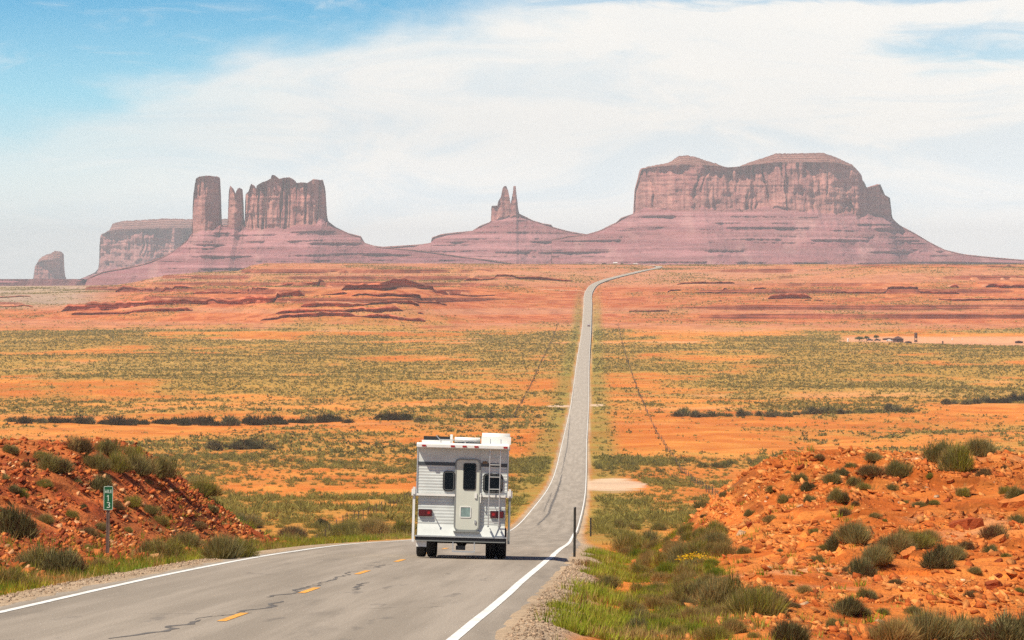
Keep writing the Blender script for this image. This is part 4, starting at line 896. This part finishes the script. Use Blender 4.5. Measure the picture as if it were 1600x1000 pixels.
# shell: side profile extruded, rear wall lapped siding
def siding(name, x0, x1, z0, z1, y, pitch, cut=None):
    """horizontal lap siding panel with rounded ribs, from z0 to z1 on the plane y"""
    bm = bmesh.new(); n = int((z1-z0)/pitch)*6; vs = []
    for i in range(n+1):
        z = z0+(z1-z0)*i/n; f = ((z-z0)/pitch) % 1; dy_ = -.0075*math.sin(math.pi*min(1, f*1.05))**.8 if f < .9 else 0
        vs.append((bm.verts.new((x0, y+dy_, z)), bm.verts.new((x1, y+dy_, z))))
    for a, b_ in zip(vs, vs[1:]): bm.faces.new((a[0], a[1], b_[1], b_[0]))
    for a, b_ in zip(vs, vs[1:]): pass
    return bm_obj(name, bm, M_shell, camper, smooth=True)
bm = bmesh.new(); prof_s = [(0.03, 1.60), (0.03, 2.80), (4.9, 2.80), (5.15, 2.55), (5.0, 2.0), (4.4, 1.86), (2.75, 1.86), (2.75, 1.60)]
def prism(bm, P, x0, x1):
    A = [bm.verts.new((x0, y, z)) for y, z in P]; B = [bm.verts.new((x1, y, z)) for y, z in P]; n = len(P)
    bm.faces.new(A); bm.faces.new(B[::-1])
    for i in range(n): bm.faces.new((A[i], B[i], B[(i+1) % n], A[(i+1) % n]))
prism(bm, prof_s, -1.135, 1.135); bmesh.ops.recalc_face_normals(bm, faces=bm.faces)
shell = bm_obj('shell', bm, M_shell, camper)
bm = bmesh.new(); prism(bm, [(0.09, .56), (0.09, 1.598), (2.6, 1.598), (2.6, .75), (.9, .75), (.9, .56)], -1.10, 1.10); bmesh.ops.recalc_face_normals(bm, faces=bm.faces)
bm_obj('lower_shell', bm, M_shell, camper)
DX0, DX1 = px_(709.5), px_(745.5)
siding('siding', -1.13, DX0-.02, 1.62, 2.33, .026, .075); siding('siding', DX1+.02, 1.13, 1.62, 2.33, .026, .075)
siding('siding', -1.095, DX0-.02, .86, 1.55, .086, .080); siding('siding', DX1+.02, 1.095, .86, 1.55, .086, .080)
bm = bmesh.new(); box(bm, -1.13, DX0-.02, .020, .03, 2.33, 2.80); bm_obj('upper_panel', bm, M_shell, camper); bm = bmesh.new(); box(bm, DX1+.02, 1.13, .020, .03, 2.33, 2.80); bm_obj('upper_panel', bm, M_shell, camper)
bm = bmesh.new(); box(bm, -1.145, DX0-.02, -.02, .03, 1.565, 1.622); bm_obj('ledge_moulding', bm, M_trim, camper, bevel=.008); bm = bmesh.new(); box(bm, DX1+.02, 1.145, -.02, .03, 1.565, 1.622); bm_obj('ledge_moulding', bm, M_trim, camper, bevel=.008)
bm = bmesh.new(); prism(bm, [(.086, .86), (-.01, .57), (.20, .57), (.20, .86)], -1.10, 1.10); bmesh.ops.recalc_face_normals(bm, faces=bm.faces); bm_obj('rear_skirt', bm, M_shell, camper)
bm = bmesh.new(); box(bm, -1.16, 1.16, -.055, .10, .535, .568); bm_obj('bumper', bm, M_alu, camper, bevel=.006)
bm = bmesh.new(); box(bm, -1.15, 1.15, -.03, .20, .445, .533); bm_obj('bumper_underside', bm, M_blk, camper)
bm = bmesh.new(); box(bm, -1.12, 1.12, -.035, .02, .425, .447); bm_obj('bumper_rail', bm, M_grey, camper)
# roof lip with overhang
bm = bmesh.new(); prism(bm, [(-.25, 2.78), (-.25, 2.86), (-.18, 2.90), (5.0, 2.90), (5.0, 2.801), (.0, 2.801), (-.02, 2.77), (-.22, 2.77)], -1.165, 1.165); bmesh.ops.recalc_face_normals(bm, faces=bm.faces)
bm_obj('roof', bm, M_trim, camper, bevel=.008)
for x in (-1.142, 1.142):
    bm = bmesh.new(); box(bm, x-.014, x+.014, .0, .035, 1.625, 2.765); bm_obj('corner_trim', bm, M_alu, camper)
bm = bmesh.new(); box(bm, -1.125, DX0-.022, .012, .019, pz_(727), pz_(721.5)); bm_obj('stripe', bm, M_stripe, camper); bm = bmesh.new(); box(bm, DX1+.022, 1.125, .012, .019, pz_(727), pz_(721.5)); bm_obj('stripe', bm, M_stripe, camper)
for x in (658, 703, 721.5, 740, 785.5):
    bm = bmesh.new(); rrect(bm, px_(x)-.055, px_(x)+.055, 2.80, 2.845, .018, -.275, -.251); bm_obj('marker_light', bm, M_redb, camper)
# door
bm = bmesh.new(); rrect(bm, DX0-.035, DX1+.035, .70, 2.52, .13, -.012, .09, hole=.035); bm_obj('door_frame', bm, M_grey, camper)
bm = bmesh.new(); rrect(bm, DX0-.002, DX1+.002, .735, 2.487, .10, -.004, .085); door = bm_obj('door', bm, M_door, camper)
bm = bmesh.new(); rrect(bm, px_(720.3), px_(740.3), 1.735, 2.41, .05, -.018, -.003, hole=.022); fr = bm_obj('window_frame', bm, M_blk, door)
bm = bmesh.new(); rrect(bm, px_(721), px_(739.6), 1.75, 2.40, .04, -.009, -.002); bm_obj('window_pane', bm, M_glass, door)
bm = bmesh.new(); rrect(bm, px_(716.5), px_(734), 1.035, 1.32, .03, -.016, -.003, hole=.022); bm_obj('lower_window_frame', bm, M_trim, door)
bm = bmesh.new(); rrect(bm, px_(717.5), px_(733), 1.05, 1.305, .02, -.009, -.002); bm_obj('lower_window_pane', bm, M_glass2, door)
bm = bmesh.new(); box(bm, px_(739), px_(742.5), -.03, -.004, 1.53, 1.66); bm_obj('door_handle', bm, M_trim, door, bevel=.006)
bm = bmesh.new(); box(bm, px_(739.5), px_(742), -.03, -.004, .90, .98); bm_obj('door_latch', bm, M_alu, door, bevel=.005)
bm = bmesh.new(); box(bm, DX0-.04, DX1+.04, -.06, .08, .675, .70); bm_obj('door_sill', bm, M_grey, camper)
for x0, x1, z0, z1 in ((688.5, 709, pz_(766.5), pz_(735)), (751.5, 782.5, pz_(767.5), pz_(737.5))):
    x0 = px_(x0); x1 = min(px_(x1), DX0-.03) if x0 < 0 else px_(x1)
    bm = bmesh.new(); rrect(bm, x0, x1, z0, z1, .09, -.022, .02, hole=.03); wf = bm_obj('window', bm, M_blk, camper)
    bm = bmesh.new(); rrect(bm, x0+.02, x1-.02, z0+.02, z1-.02, .075, -.012, .01); bm_obj('window_pane', bm, M_glass, wf)
    bm = bmesh.new(); rrect(bm, x0+.032, x1-.032, z0+.032, z1-.032, .062, -.0225, -.0205, hole=.006); bm_obj('window_gasket', bm, M_grey, wf)
bm = bmesh.new(); box(bm, px_(750), px_(758), .004, .0185, 2.40, 2.47); bm_obj('amber_porch_lamp', bm, M_amb, camper)
# tail lights
for x0, x1 in ((651.5, 673), (764, 785.5)):
    bm = bmesh.new(); rrect(bm, px_(x0), px_(x1), 1.045, 1.225, .025, .03, .09); tl = bm_obj('tail_light', bm, M_blk, camper)
    mid = (px_(x0)+px_(x1))/2
    for a, b_, mm in ((px_(x0)+.012, mid-.004, M_red), (mid+.004, px_(x1)-.012, M_red)):
        bm = bmesh.new(); rrect(bm, a, b_, 1.058, 1.212, .018, .012, .028); bm_obj('lens', bm, mm, tl)
    c_ = (px_(x0)+px_(x1))/2+(.09 if x0 < 700 else -.09)
    bm = bmesh.new(); tube(bm, (c_, .011, 1.135), (c_, .003, 1.135), .038, 14); bm_obj('reflector', bm, M_redb, tl)
# ladder
bm = bmesh.new(); lx0, lx1 = px_(761.5), px_(778)
for x in (lx0, lx1):
    tube(bm, (x, -.16, .84), (x, -.16, 2.80), .014); tube(bm, (x, -.16, 2.80), (x, -.10, 3.02), .014); tube(bm, (x, -.10, 3.02), (x, .18, 3.02), .014)
    for z in (.86, 1.62, 2.55): tube(bm, (x, -.16, z), (x, .03, z), .011)
for z in (pz_(814), pz_(762), pz_(743), pz_(724), 1.27): tube(bm, (lx0, -.16, z), (lx1, -.16, z), .013)
bm_obj('ladder', bm, M_alu, camper)
for x in (lx0, lx1): bm = bmesh.new(); box(bm, x-.022, x+.022, -.18, -.02, .815, .845); bm_obj('ladder_foot', bm, M_grey, camper)
bm = bmesh.new(); tube(bm, (px_(748.5), -.05, 1.42), (px_(748.5), -.05, 1.66), .012); tube(bm, (px_(748.5), -.05, 1.66), (px_(748.5), .02, 1.66), .012); tube(bm, (px_(748.5), -.05, 1.42), (px_(748.5), .08, 1.42), .012); bm_obj('grab_handle', bm, M_trim, camper)
bm = bmesh.new(); tube(bm, (px_(678), -.08, 1.02), (px_(678), .08, 1.02), .012); tube(bm, (px_(678), -.07, .99), (px_(678), -.07, 1.06), .016); bm_obj('cord_hook', bm, M_alu, camper)
# jacks
for x, zt in ((-1.205, 1.74), (1.205, 1.74)):
    sg = -1 if x < 0 else 1
    bm = bmesh.new(); box(bm, x-.065, x+.065, -.02, .20, 1.56, 1.73); box(bm, x-.03, x+.03, -.04, .1, 1.60, 1.78); j = bm_obj('jack_bracket', bm, M_trim, camper, bevel=.01)
    bm = bmesh.new(); box(bm, x-.03, x+.03, .02, .09, .40, 1.56); bm_obj('jack_leg', bm, M_trim if x < 0 else M_grey, camper, bevel=.006)
# roof gear
bm = bmesh.new(); box(bm, px_(748), px_(791.5), .55, 1.35, 2.902, 3.19); 
ac = bm_obj('air_conditioner', bm, M_trim, camper, bevel=.10, smooth=True)
bm = bmesh.new(); box(bm, px_(747), px_(793.5), .45, .60, 2.902, 3.10); bm_obj('air_conditioner_grille', bm, M_trim, ac, bevel=.02)
bm = bmesh.new(); box(bm, px_(704.5), px_(744.5), .75, 1.5, 2.915, 3.07); bm_obj('roof_vent', bm, M_trim, camper, bevel=.05, smooth=True)
bm = bmesh.new(); box(bm, px_(703), px_(746), .65, 1.6, 2.902, 2.93); bm_obj('roof_vent_base', bm, M_blk, camper)
bm = bmesh.new(); box(bm, px_(655.5), px_(698.5), .6, 1.5, 2.98, 3.075); bm_obj('solar_panel_box', bm, M_blk, camper, bevel=.035)
bm = bmesh.new(); box(bm, px_(653), px_(700), .5, 1.6, 2.902, 2.975); bm_obj('solar_panel_tray', bm, M_trim, camper, bevel=.02)
bm = bmesh.new(); box(bm, px_(697.5), px_(701.5), .50, .56, 2.902, 3.13); bm_obj('roof_antenna', bm, M_trim, camper, bevel=.01)
bm = bmesh.new(); tube(bm, (px_(681), -.1, 2.985), (px_(741), -.1, 2.975), .012)
for x in (684, 722): tube(bm, (px_(x), -.1, 2.90), (px_(x), -.1, 2.99), .012)
tube(bm, (px_(676), .3, 3.09), (px_(682), -.1, 2.99), .010); bm_obj('roof_rail', bm, M_alu, camper)
# truck below
bm = bmesh.new(); prism(bm, [(.35, .62), (.35, 1.0), (2.62, 1.0), (2.62, 1.10), (2.62, 1.84), (3.9, 1.84), (4.35, 1.28), (5.4, 1.20), (5.5, .65), (5.3, .50), (.6, .50)], -.96, .96); bmesh.ops.recalc_face_normals(bm, faces=bm.faces); bm_obj('truck_body', bm, pmat('truck_paint', (.45, .46, .47), .35), camper, bevel=.03)
for s in (-1, 1): bm = bmesh.new(); box(bm, s*.962-.004, s*.962+.004, 2.8, 3.8, 1.25, 1.72); bm_obj('truck_side_window', bm, M_glass, camper)
def wheel(x, y):
    bm = bmesh.new(); P = [(-.115, .24), (-.125, .33), (-.11, .385), (-.07, .40), (.07, .40), (.11, .385), (.125, .33), (.115, .24)]; n = 28; rings = []
    for k in range(n):
        a = 2*math.pi*k/n; rings.append([bm.verts.new((x+px0, y+math.sin(a)*rr_, .405+math.cos(a)*rr_)) for px0, rr_ in P])
    for k in range(n):
        A, B = rings[k], rings[(k+1) % n]
        for i in range(len(P)-1): bm.faces.new((A[i], A[i+1], B[i+1], B[i]))
        bm.faces.new((A[-1], A[0], B[0], B[-1]))
    o = bm_obj('wheel', bm, M_rub, camper, smooth=True); bm = bmesh.new(); tube(bm, (x-.08, y, .405), (x+.08, y, .405), .245, 20); tube(bm, (x-.10, y, .405), (x+.10, y, .405), .07, 12); bm_obj('rim', bm, M_grey, o)
for x in (-1.02, -.745, .745, 1.02): wheel(x, 1.35)
for x in (-.86, .86): wheel(x, 4.75)
bm = bmesh.new()
for s in (-1, 1):
    box(bm, s*.40-.05, s*.40+.05, .3, 5.2, .52, .64)
tube(bm, (-.75, 1.35, .42), (.75, 1.35, .42), .055, 10); bmesh.ops.create_uvsphere(bm, u_segments=14, v_segments=8, radius=.15, matrix=Matrix.Translation((0, 1.35, .42)))
box(bm, -.95, .95, .12, .35, .46, .62); box(bm, -.6, .5, .35, 1.1, .40, .60); bm_obj('undercarriage', bm, M_blk, camper)
bm = bmesh.new()
for x in (px_(707), px_(740.5)): box(bm, x-.014, x+.014, -.02, .02, .17, .43)
box(bm, px_(706), px_(741.5), -.06, .10, .165, .20); bm_obj('entry_step', bm, M_alu, camper)
bm = bmesh.new(); prism(bm, [(.05, .43), (.05, .28), (.09, .28), (.09, .43)], -1.12, -.86); bmesh.ops.recalc_face_normals(bm, faces=bm.faces); bm_obj('mud_flap', bm, M_trim, camper)
bm = bmesh.new(); box(bm, -.12, .12, .10, .125, .22, .33); bm_obj('mud_flap_bracket', bm, M_blk, camper)

# ------------------------------------------------------------------ roadside posts and mile sign
def sign():
    p = at(168, 866, 60, 200); p.x = (168-800)/F*p.y; gz = Tz(p.x, p.y); hgt = (866-797)/F*p.y
    root = empty('mile_sign', (p.x, p.y, gz), 'green mile marker sign reading MILE 13 on a thin post', 'road sign', rot=(0, math.radians(.8), math.radians(6)))
    k = p.y/F
    bm = bmesh.new(); box(bm, -.025, .025, -.012, .012, -.3, hgt+.62); box(bm, -.045, -.025, -.02, .0, -.3, hgt+.60); box(bm, .025, .045, -.02, .0, -.3, hgt+.60); bm_obj('post', bm, pmat('galvanised_post', (.20, .15, .12), .6, metal=.3, noise=.3), root)
    W = 14.6*k; H = 37.5*k; z0 = hgt
    bm = bmesh.new(); rrect(bm, -W/2, W/2, z0, z0+H, .03, -.030, -.022); pan = bm_obj('panel', bm, pmat('sign_green', (.004, .125, .045), .4), root)
    Mw = pmat('sign_white', (.60, .78, .66), .5)
    bm = bmesh.new(); rrect(bm, -W/2+.004, W/2-.004, z0+.004, z0+H-.004, .028, -.034, -.0305, hole=.012); bm_obj('border', bm, Mw, pan)
    bm = bmesh.new()
    def sg(x0, x1, za, zb, th=.0): box(bm, x0, x1, -.036, -.0305, za, zb)
    # MILE
    lh = .085; zt = z0+H-.175; lw = W*.145; th = .013
    xs = [-W*.30, -W*.085, W*.055, W*.21]
    x = xs[0]-lw*.45; sg(x, x+th, zt, zt+lh); sg(x+lw*1.25, x+lw*1.25+th, zt, zt+lh)
    for s_ in (0, 1):
        mx = x+(lw*1.25+th)/2; a = x if s_ == 0 else x+lw*1.25+th
        v = [bm.verts.new(q) for q in ((a, -.036, zt+lh), (mx, -.036, zt+lh*.35), (mx, -.036, zt+lh*.12), (a, -.036, zt+lh*.75))]; bm.faces.new(v)
    x = xs[1]; sg(x, x+th, zt, zt+lh)
    x = xs[2]-lw*.3; sg(x, x+th, zt+.0, zt+lh); sg(x+th, x+lw, zt, zt+th)
    x = xs[3]; sg(x, x+th, zt, zt+lh)
    for q in (0, .5, 1): sg(x+th, x+lw, zt+(lh-th)*q, zt+(lh-th)*q+th)
    # 1
    nh = .15; th = .022; zt = z0+H*.375; sg(-.011, .011, zt, zt+nh)
    v = [bm.verts.new(q) for q in ((-.0115, -.036, zt+nh), (-.0115, -.036, zt+nh-.03), (-.038, -.036, zt+nh-.045), (-.038, -.036, zt+nh-.025))]; bm.faces.new(v)
    # 3: two open bowls
    zt = z0+H*.09; hw = .047
    for (cz, ra, a0, a1) in ((zt+nh*.74, nh*.26, 150, -90), (zt+nh*.28, nh*.28, 90, -150)):
        n = 14; prev = None
        for i in range(n+1):
            a = math.radians(a0+(a1-a0)*i/n); c_, s_ = math.cos(a), math.sin(a)
            cur = (bm.verts.new((c_*hw, -.036, cz+s_*ra)), bm.verts.new((c_*(hw-th), -.036, cz+s_*(ra-th))))
            if prev: bm.faces.new((prev[0], cur[0], cur[1], prev[1]))
            prev = cur
    bm_obj('lettering', bm, Mw, pan)
sign()
M_post = pmat('dark_post', (.020, .020, .016), .7, noise=.3)
def post(px, py, hpx, wpx, label, y0=40, lean=0):
    p = at(px, py, y0, 400); k = p.y/F; h = hpx*k; r_ = wpx*k/2; z = Tz(p.x, p.y)
    root = empty('marker_post', (p.x, p.y, z), label, 'post', rot=(0, math.radians(lean), 0))
    bm = bmesh.new(); tube(bm, (0, 0, -.3), (0, 0, h-.02), r_, 12, r_*.95); bm_obj('post', bm, M_post, root, smooth=False)
    bm = bmesh.new(); tube(bm, (0, 0, h-.02), (0, 0, h), r_*1.08, 12, r_*.7); bm_obj('cap', bm, M_blk, root)
post(897.5, 869, 78, 4.0, 'tall black marker post on the right verge behind the camper', lean=.6)
post(923, 838, 29, 2.6, 'short thin dark post on the right verge beyond the tall one', y0=150)

# ------------------------------------------------------------------ fences along both sides
M_wood = pmat('weathered_wood', (.10, .065, .045), .9, noise=.3)
def fence(side, offs, y0, y1, label):
    ys = []; y = y0
    while y < y1: ys.append(y); y += 9 if y < 1000 else 14
    root = empty('wire_fence', (float(cx(y0))+offs, y0, Tz(float(cx(y0))+offs, y0)), label, 'fence'); org = Vector(root.location)
    P = []
    for i, y in enumerate(ys):
        x = float(cx(y))+offs+pyr.uniform(-.15, .15); P.append(Vector((x, y, Tz(x, y)))-org)
    bm0 = bmesh.new(); tube(bm0, (0, 0, -.3), (0, 0, 1.35), .055, 6); me = None
    first = bm_obj('fence_post', bm0, M_wood, root); first.location = P[0]
    for p in P[1:96]:
        o = first.copy(); COL.objects.link(o); o.parent = root; o.location = p; o.rotation_euler = (pyr.uniform(-.05, .05), pyr.uniform(-.05, .05), 0)
    bm = bmesh.new()
    for p in P[96:]: tube(bm, p+Vector((0, 0, -.3)), p+Vector((0, 0, 1.4)), .09, 4)
    if len(P) > 96:
        o = bm_obj('far_fence_posts', bm, M_wood, root); o['kind'] = 'stuff'
    bm = bmesh.new()
    for a, b_ in zip(P, P[1:]):
        for h in (.45, .85, 1.25): tube(bm, a+Vector((0, 0, h)), b_+Vector((0, 0, h)), .006, 3)
    bm_obj('wire', bm, M_grey, root)
fence(-1, -23, 330, 2850, 'long wire fence with thin posts on the plain left of the road')
fence(1, 25, 330, 2850, 'long wire fence with thin posts on the plain right of the road')
# brush collected along the fences
def fence_brush(offs, seed):
    r_ = np.random.default_rng(seed); n = 420; Y = r_.uniform(600, 2850, n); Y = Y[vn(Y/60, Y*0, seed) > .45]; n = len(Y); X = cx(Y)+offs+r_.normal(0, .7, n); Z = T(X, Y)
    nt_ = 6; S = np.repeat(r_.uniform(.25, .6, n), nt_); cc = np.repeat(np.stack([X, Y, Z], 1), nt_, 0); N_ = n*nt_
    d = r_.normal(0, 1, (N_, 3)); d[:, 2] = np.abs(d[:, 2])+.5; d /= np.linalg.norm(d, axis=1)[:, None]; s = np.cross(d, r_.normal(0, 1, (N_, 3))); s /= np.linalg.norm(s, axis=1)[:, None]
    return tri_mesh(cc, cc+d*S[:, None], s*(S*.35)[:, None], np.repeat(pick([DARK, BROWN, OLIVE], [3, 2, 1], n, r_), nt_, 0))
A = fence_brush(-23, 5); B = fence_brush(25, 6)
tag(mesh_np('fence_line_weeds', np.concatenate([A[0], B[0]]), np.concatenate([A[1], B[1]+len(A[0])]), M_leaf, np.concatenate([A[2], B[2]])), 'dark tumbleweeds caught in thin lines along the two fences', 'weeds', kind='stuff')

# ------------------------------------------------------------------ far car
def far_car():
    y = 2790.; x = (920-800)/F*y; z = float(road_z(np.array([x]), np.array([y]))[0])+y*1e-4+.01
    root = empty('distant_car', (x, y, z), 'tiny dark red car far away in the right lane', 'car', rot=(math.radians(1), 0, 0))
    pm = pmat('dark_red_paint', (.12, .015, .015), .35)
    bm = bmesh.new(); prism(bm, [(0, .35), (0, 1.0), (.1, 1.08), (3.4, 1.0), (4.4, .85), (4.5, .4), (4.3, .3), (.2, .3)], -1.0, 1.0); bmesh.ops.recalc_face_normals(bm, faces=bm.faces); bm_obj('body', bm, pm, root, bevel=.05)
    bm = bmesh.new(); prism(bm, [(.1, 1.06), (.45, 1.65), (2.0, 1.70), (3.0, 1.02)], -.85, .85); bmesh.ops.recalc_face_normals(bm, faces=bm.faces); bm_obj('cabin', bm, pm, root, bevel=.05)
    bm = bmesh.new(); v = [bm.verts.new(q) for q in ((-.68, .12, 1.15), (.68, .12, 1.15), (.62, .40, 1.60), (-.62, .40, 1.60))]; bm.faces.new(v); bm_obj('rear_window', bm, pmat('bright_rear_glass', (.5, .52, .55), .15), root)
    for s in (-1, 1):
        bm = bmesh.new(); box(bm, s*.85-.1, s*.85+.1, -.02, .02, .75, .92); bm_obj('tail_light', bm, M_redb, root)
    for s in (-.88, .88):
        for yy in (.85, 3.6): bm = bmesh.new(); tube(bm, (s-.1, yy, .33), (s+.1, yy, .33), .33, 14); bm_obj('wheel', bm, M_rub, root)
far_car()

# ------------------------------------------------------------------ homestead on the right plain
M_barn = pmat('dark_red_brown_boards', (.10, .045, .035), .85, noise=.3); M_roofd = pmat('rusty_roof', (.16, .085, .07), .7, noise=.3); M_wht = pmat('whitewash', (.7, .68, .64), .7)
def hs(px, py=532): 
    p = at(px, py, 2000, 2900); return Vector((p.x, p.y, Tz(p.x, p.y)-.05))
KH = 2480/F
def house(px, py, wpx, hpx, dep, label, mw, mr, name='farm_building', gable=.45, cat='building'):
    p = hs(px, py); root = empty(name, p, label, cat); W = wpx*KH/2; H = hpx*KH; e_ = H*(1-gable)
    bm = bmesh.new(); box(bm, -W, W, 0, dep, 0, e_); bm_obj('wall', bm, mw, root)
    bm = bmesh.new(); o_ = .3
    A = [bm.verts.new(q) for q in ((-W-o_, -o_, e_+.01), (W+o_, -o_, e_+.01), (W*.0, -o_, H))]; B = [bm.verts.new(q) for q in ((-W-o_, dep+o_, e_+.01), (W+o_, dep+o_, e_+.01), (0, dep+o_, H))]
    bm.faces.new(A); bm.faces.new(B[::-1])
    for i in range(3): bm.faces.new((A[i], B[i], B[(i+1) % 3], A[(i+1) % 3]))
    bmesh.ops.recalc_face_normals(bm, faces=bm.faces); bm_obj('roof', bm, mr, root)
    bm = bmesh.new(); box(bm, -W*.25, W*.05, -.06, -.01, 0, min(2.1, e_*.8)); bm_obj('door', bm, M_blk, root)
    bm = bmesh.new(); box(bm, W*.35, W*.6, -.06, -.01, e_*.4, e_*.7); bm_obj('window', bm, M_glass, root)
    return root
house(1404, 534.5, 15, 9, 7, 'dark brown gabled barn in the homestead on the right plain', M_barn, M_roofd)
house(1389, 531.5, 18, 3.5, 5, 'long low dark shed left of the barn in the homestead', M_barn, M_roofd, gable=.3)
house(1420, 536.5, 9, 3.5, 4, 'small tan trailer right in front of the barn', pmat('tan_boards', (.22, .14, .10), .8), M_roofd, name='trailer_home', gable=.25, cat='trailer')
house(1593, 536.5, 11, 4.2, 5, 'small dark cabin at the right edge of the plain', M_barn, M_roofd, gable=.3)
def tower():
    p = hs(1431, 534.5); root = empty('water_tower', p, 'tall narrow dark water tower right of the barn', 'water tower'); H = 15*KH; W = 2.4*KH
    bm = bmesh.new(); tube(bm, (0, 0, H*.42), (0, 0, H*.93), W, 16); bm_obj('tank', bm, M_barn, root); bm = bmesh.new(); tube(bm, (0, 0, H*.93), (0, 0, H), W*1.05, 16, .05); bm_obj('roof', bm, M_roofd, root)
    for sx in (-1, 1):
        for sy in (-1, 1): bm = bmesh.new(); tube(bm, (sx*W*.9, sy*W*.9, 0), (sx*W*.6, sy*W*.6, H*.43), .16, 6); bm_obj('leg', bm, M_barn, root)
    bm = bmesh.new(); box(bm, -W*.9, W*.9, -W*.8, W*.8, 0, H*.22); bm_obj('pump_house', bm, M_barn, root)
tower()
def parked(px, py, label, mat):
    p = hs(px, py); root = empty('parked_car', p, label, 'car', 'cars at the homestead', rot=(0, 0, math.radians(90)))
    bm = bmesh.new(); prism(bm, [(-2.3, .3), (-2.3, .95), (-.9, 1.0), (-.5, 1.55), (.9, 1.55), (1.4, 1.0), (2.3, .9), (2.3, .3)], -.9, .9); bmesh.ops.recalc_face_normals(bm, faces=bm.faces); bm_obj('body', bm, mat, root, bevel=.06)
    for s in (-.8, .8):
        for yy in (-1.4, 1.4): bm = bmesh.new(); tube(bm, (s-.12, yy, .32), (s+.12, yy, .32), .33, 12); bm_obj('wheel', bm, M_rub, root)
parked(1359, 532.5, 'dark blue parked car left of the homestead shed, the left one', pmat('dark_blue_paint', (.02, .025, .06), .35))
parked(1371, 532.6, 'black parked car left of the homestead shed, the right one', pmat('black_paint', (.02, .02, .03), .35))
parked(1390, 533.4, 'white parked car in front of the low shed', M_wht)
def tank(px, py, wpx, hpx, label, mat, name='storage_tank'):
    p = hs(px, py); root = empty(name, p, label, 'tank'); bm = bmesh.new(); tube(bm, (0, 0, 0), (0, 0, hpx*KH*.85), wpx*KH/2, 12); bm_obj('tank', bm, mat, root)
    bm = bmesh.new(); tube(bm, (0, 0, hpx*KH*.85), (0, 0, hpx*KH), wpx*KH/2*1.05, 12, .1); bm_obj('lid', bm, mat, root)
tank(1325, 534, 2.6, 5.5, 'white tank standing alone left of the homestead', M_wht)
tank(1473, 537.5, 2.4, 5, 'dark tank standing alone right of the water tower', M_barn)
tank(1488, 531.5, 2.4, 3, 'pale tank farthest right of the water tower', M_wht)
tree_l = [brush_mesh('crown', rng, 900, .5, .8, [(.13, .16, .05), (.17, .19, .07)], [1, 1], ln=.3, wd=.05) for _ in range(2)]
for px, py, wpx, hpx, lab in ((1343, 532.5, 15, 9, 'round light green tree at the left end of the homestead'), (1354, 531, 9, 8, 'darker narrow tree just right of the round one'), (1369, 529.5, 9, 8, 'pale tree behind the parked cars')):
    p = hs(px, py); root = empty('shade_tree', p, lab, 'tree'); bm = bmesh.new(); H = hpx*KH; W = wpx*KH
    tube(bm, (0, 0, -.2), (.1, 0, H*.45), .28, 8, .16); tube(bm, (.1, 0, H*.4), (W*.2, .2, H*.75), .14, 6, .05); tube(bm, (.1, 0, H*.4), (-W*.2, .1, H*.75), .14, 6, .05); bm_obj('trunk', bm, M_wood, root)
    c_ = bpy.data.objects.new('crown', pyr.choice(tree_l)); COL.objects.link(c_); c_.parent = root; c_.location = (0, 0, H*.25); c_.scale = (W, W*.8, H*.85)
# tiny buildings on the crest
def cb(px, wpx, hpx, label, mw):
    y = 4640.; x = (px-800)/F*y; z = Tz(x, y); k = y/F; root = empty('roadside_stall', (x, y, z-.2), label, 'building'); W = wpx*k/2; H = hpx*k
    bm = bmesh.new(); box(bm, -W, W, 0, 6, 0, H*.75); bm_obj('wall', bm, mw, root); bm = bmesh.new(); prism(bm, [(-.4, H*.755), (3, H), (6.4, H*.755)], -W-.3, W+.3); bmesh.ops.recalc_face_normals(bm, faces=bm.faces); bm_obj('roof', bm, M_wht if mw is M_wht else M_roofd, root)
    bm = bmesh.new(); box(bm, -W*.2, W*.1, -.08, -.01, 0, H*.5); bm_obj('door', bm, M_blk, root)
cb(944, 7, 3.2, 'dark low building on the crest left of the white one', M_barn); cb(961.5, 6, 4.2, 'bright white building on the crest beyond the road bend', M_wht)
cb(972, 4, 3.4, 'small dark building right of the bright white one on the crest', M_barn); cb(993, 6, 2.6, 'white low building on the crest nearest the road bend', M_wht)

# ------------------------------------------------------------------ haze: one closed box of even air
bm = bmesh.new(); box(bm, -15000, 15000, -400, 27500, -330, 340)
M_haze = bpy.data.materials.new('haze'); M_haze.use_nodes = True; t = M_haze.node_tree; t.nodes.clear()
pv = nd(t, 'ShaderNodeVolumePrincipled'); pv.inputs['Color'].default_value = (.95, .97, 1.0, 1); pv.inputs['Density'].default_value = 4.8e-5; pv.inputs['Anisotropy'].default_value = 0.0
mo = nd(t, 'ShaderNodeOutputMaterial'); t.links.new(pv.outputs[0], mo.inputs['Volume'])
hz = bm_obj('haze', bm, M_haze); tag(hz, 'pale dusty haze filling the air over the valley', 'haze', kind='stuff')
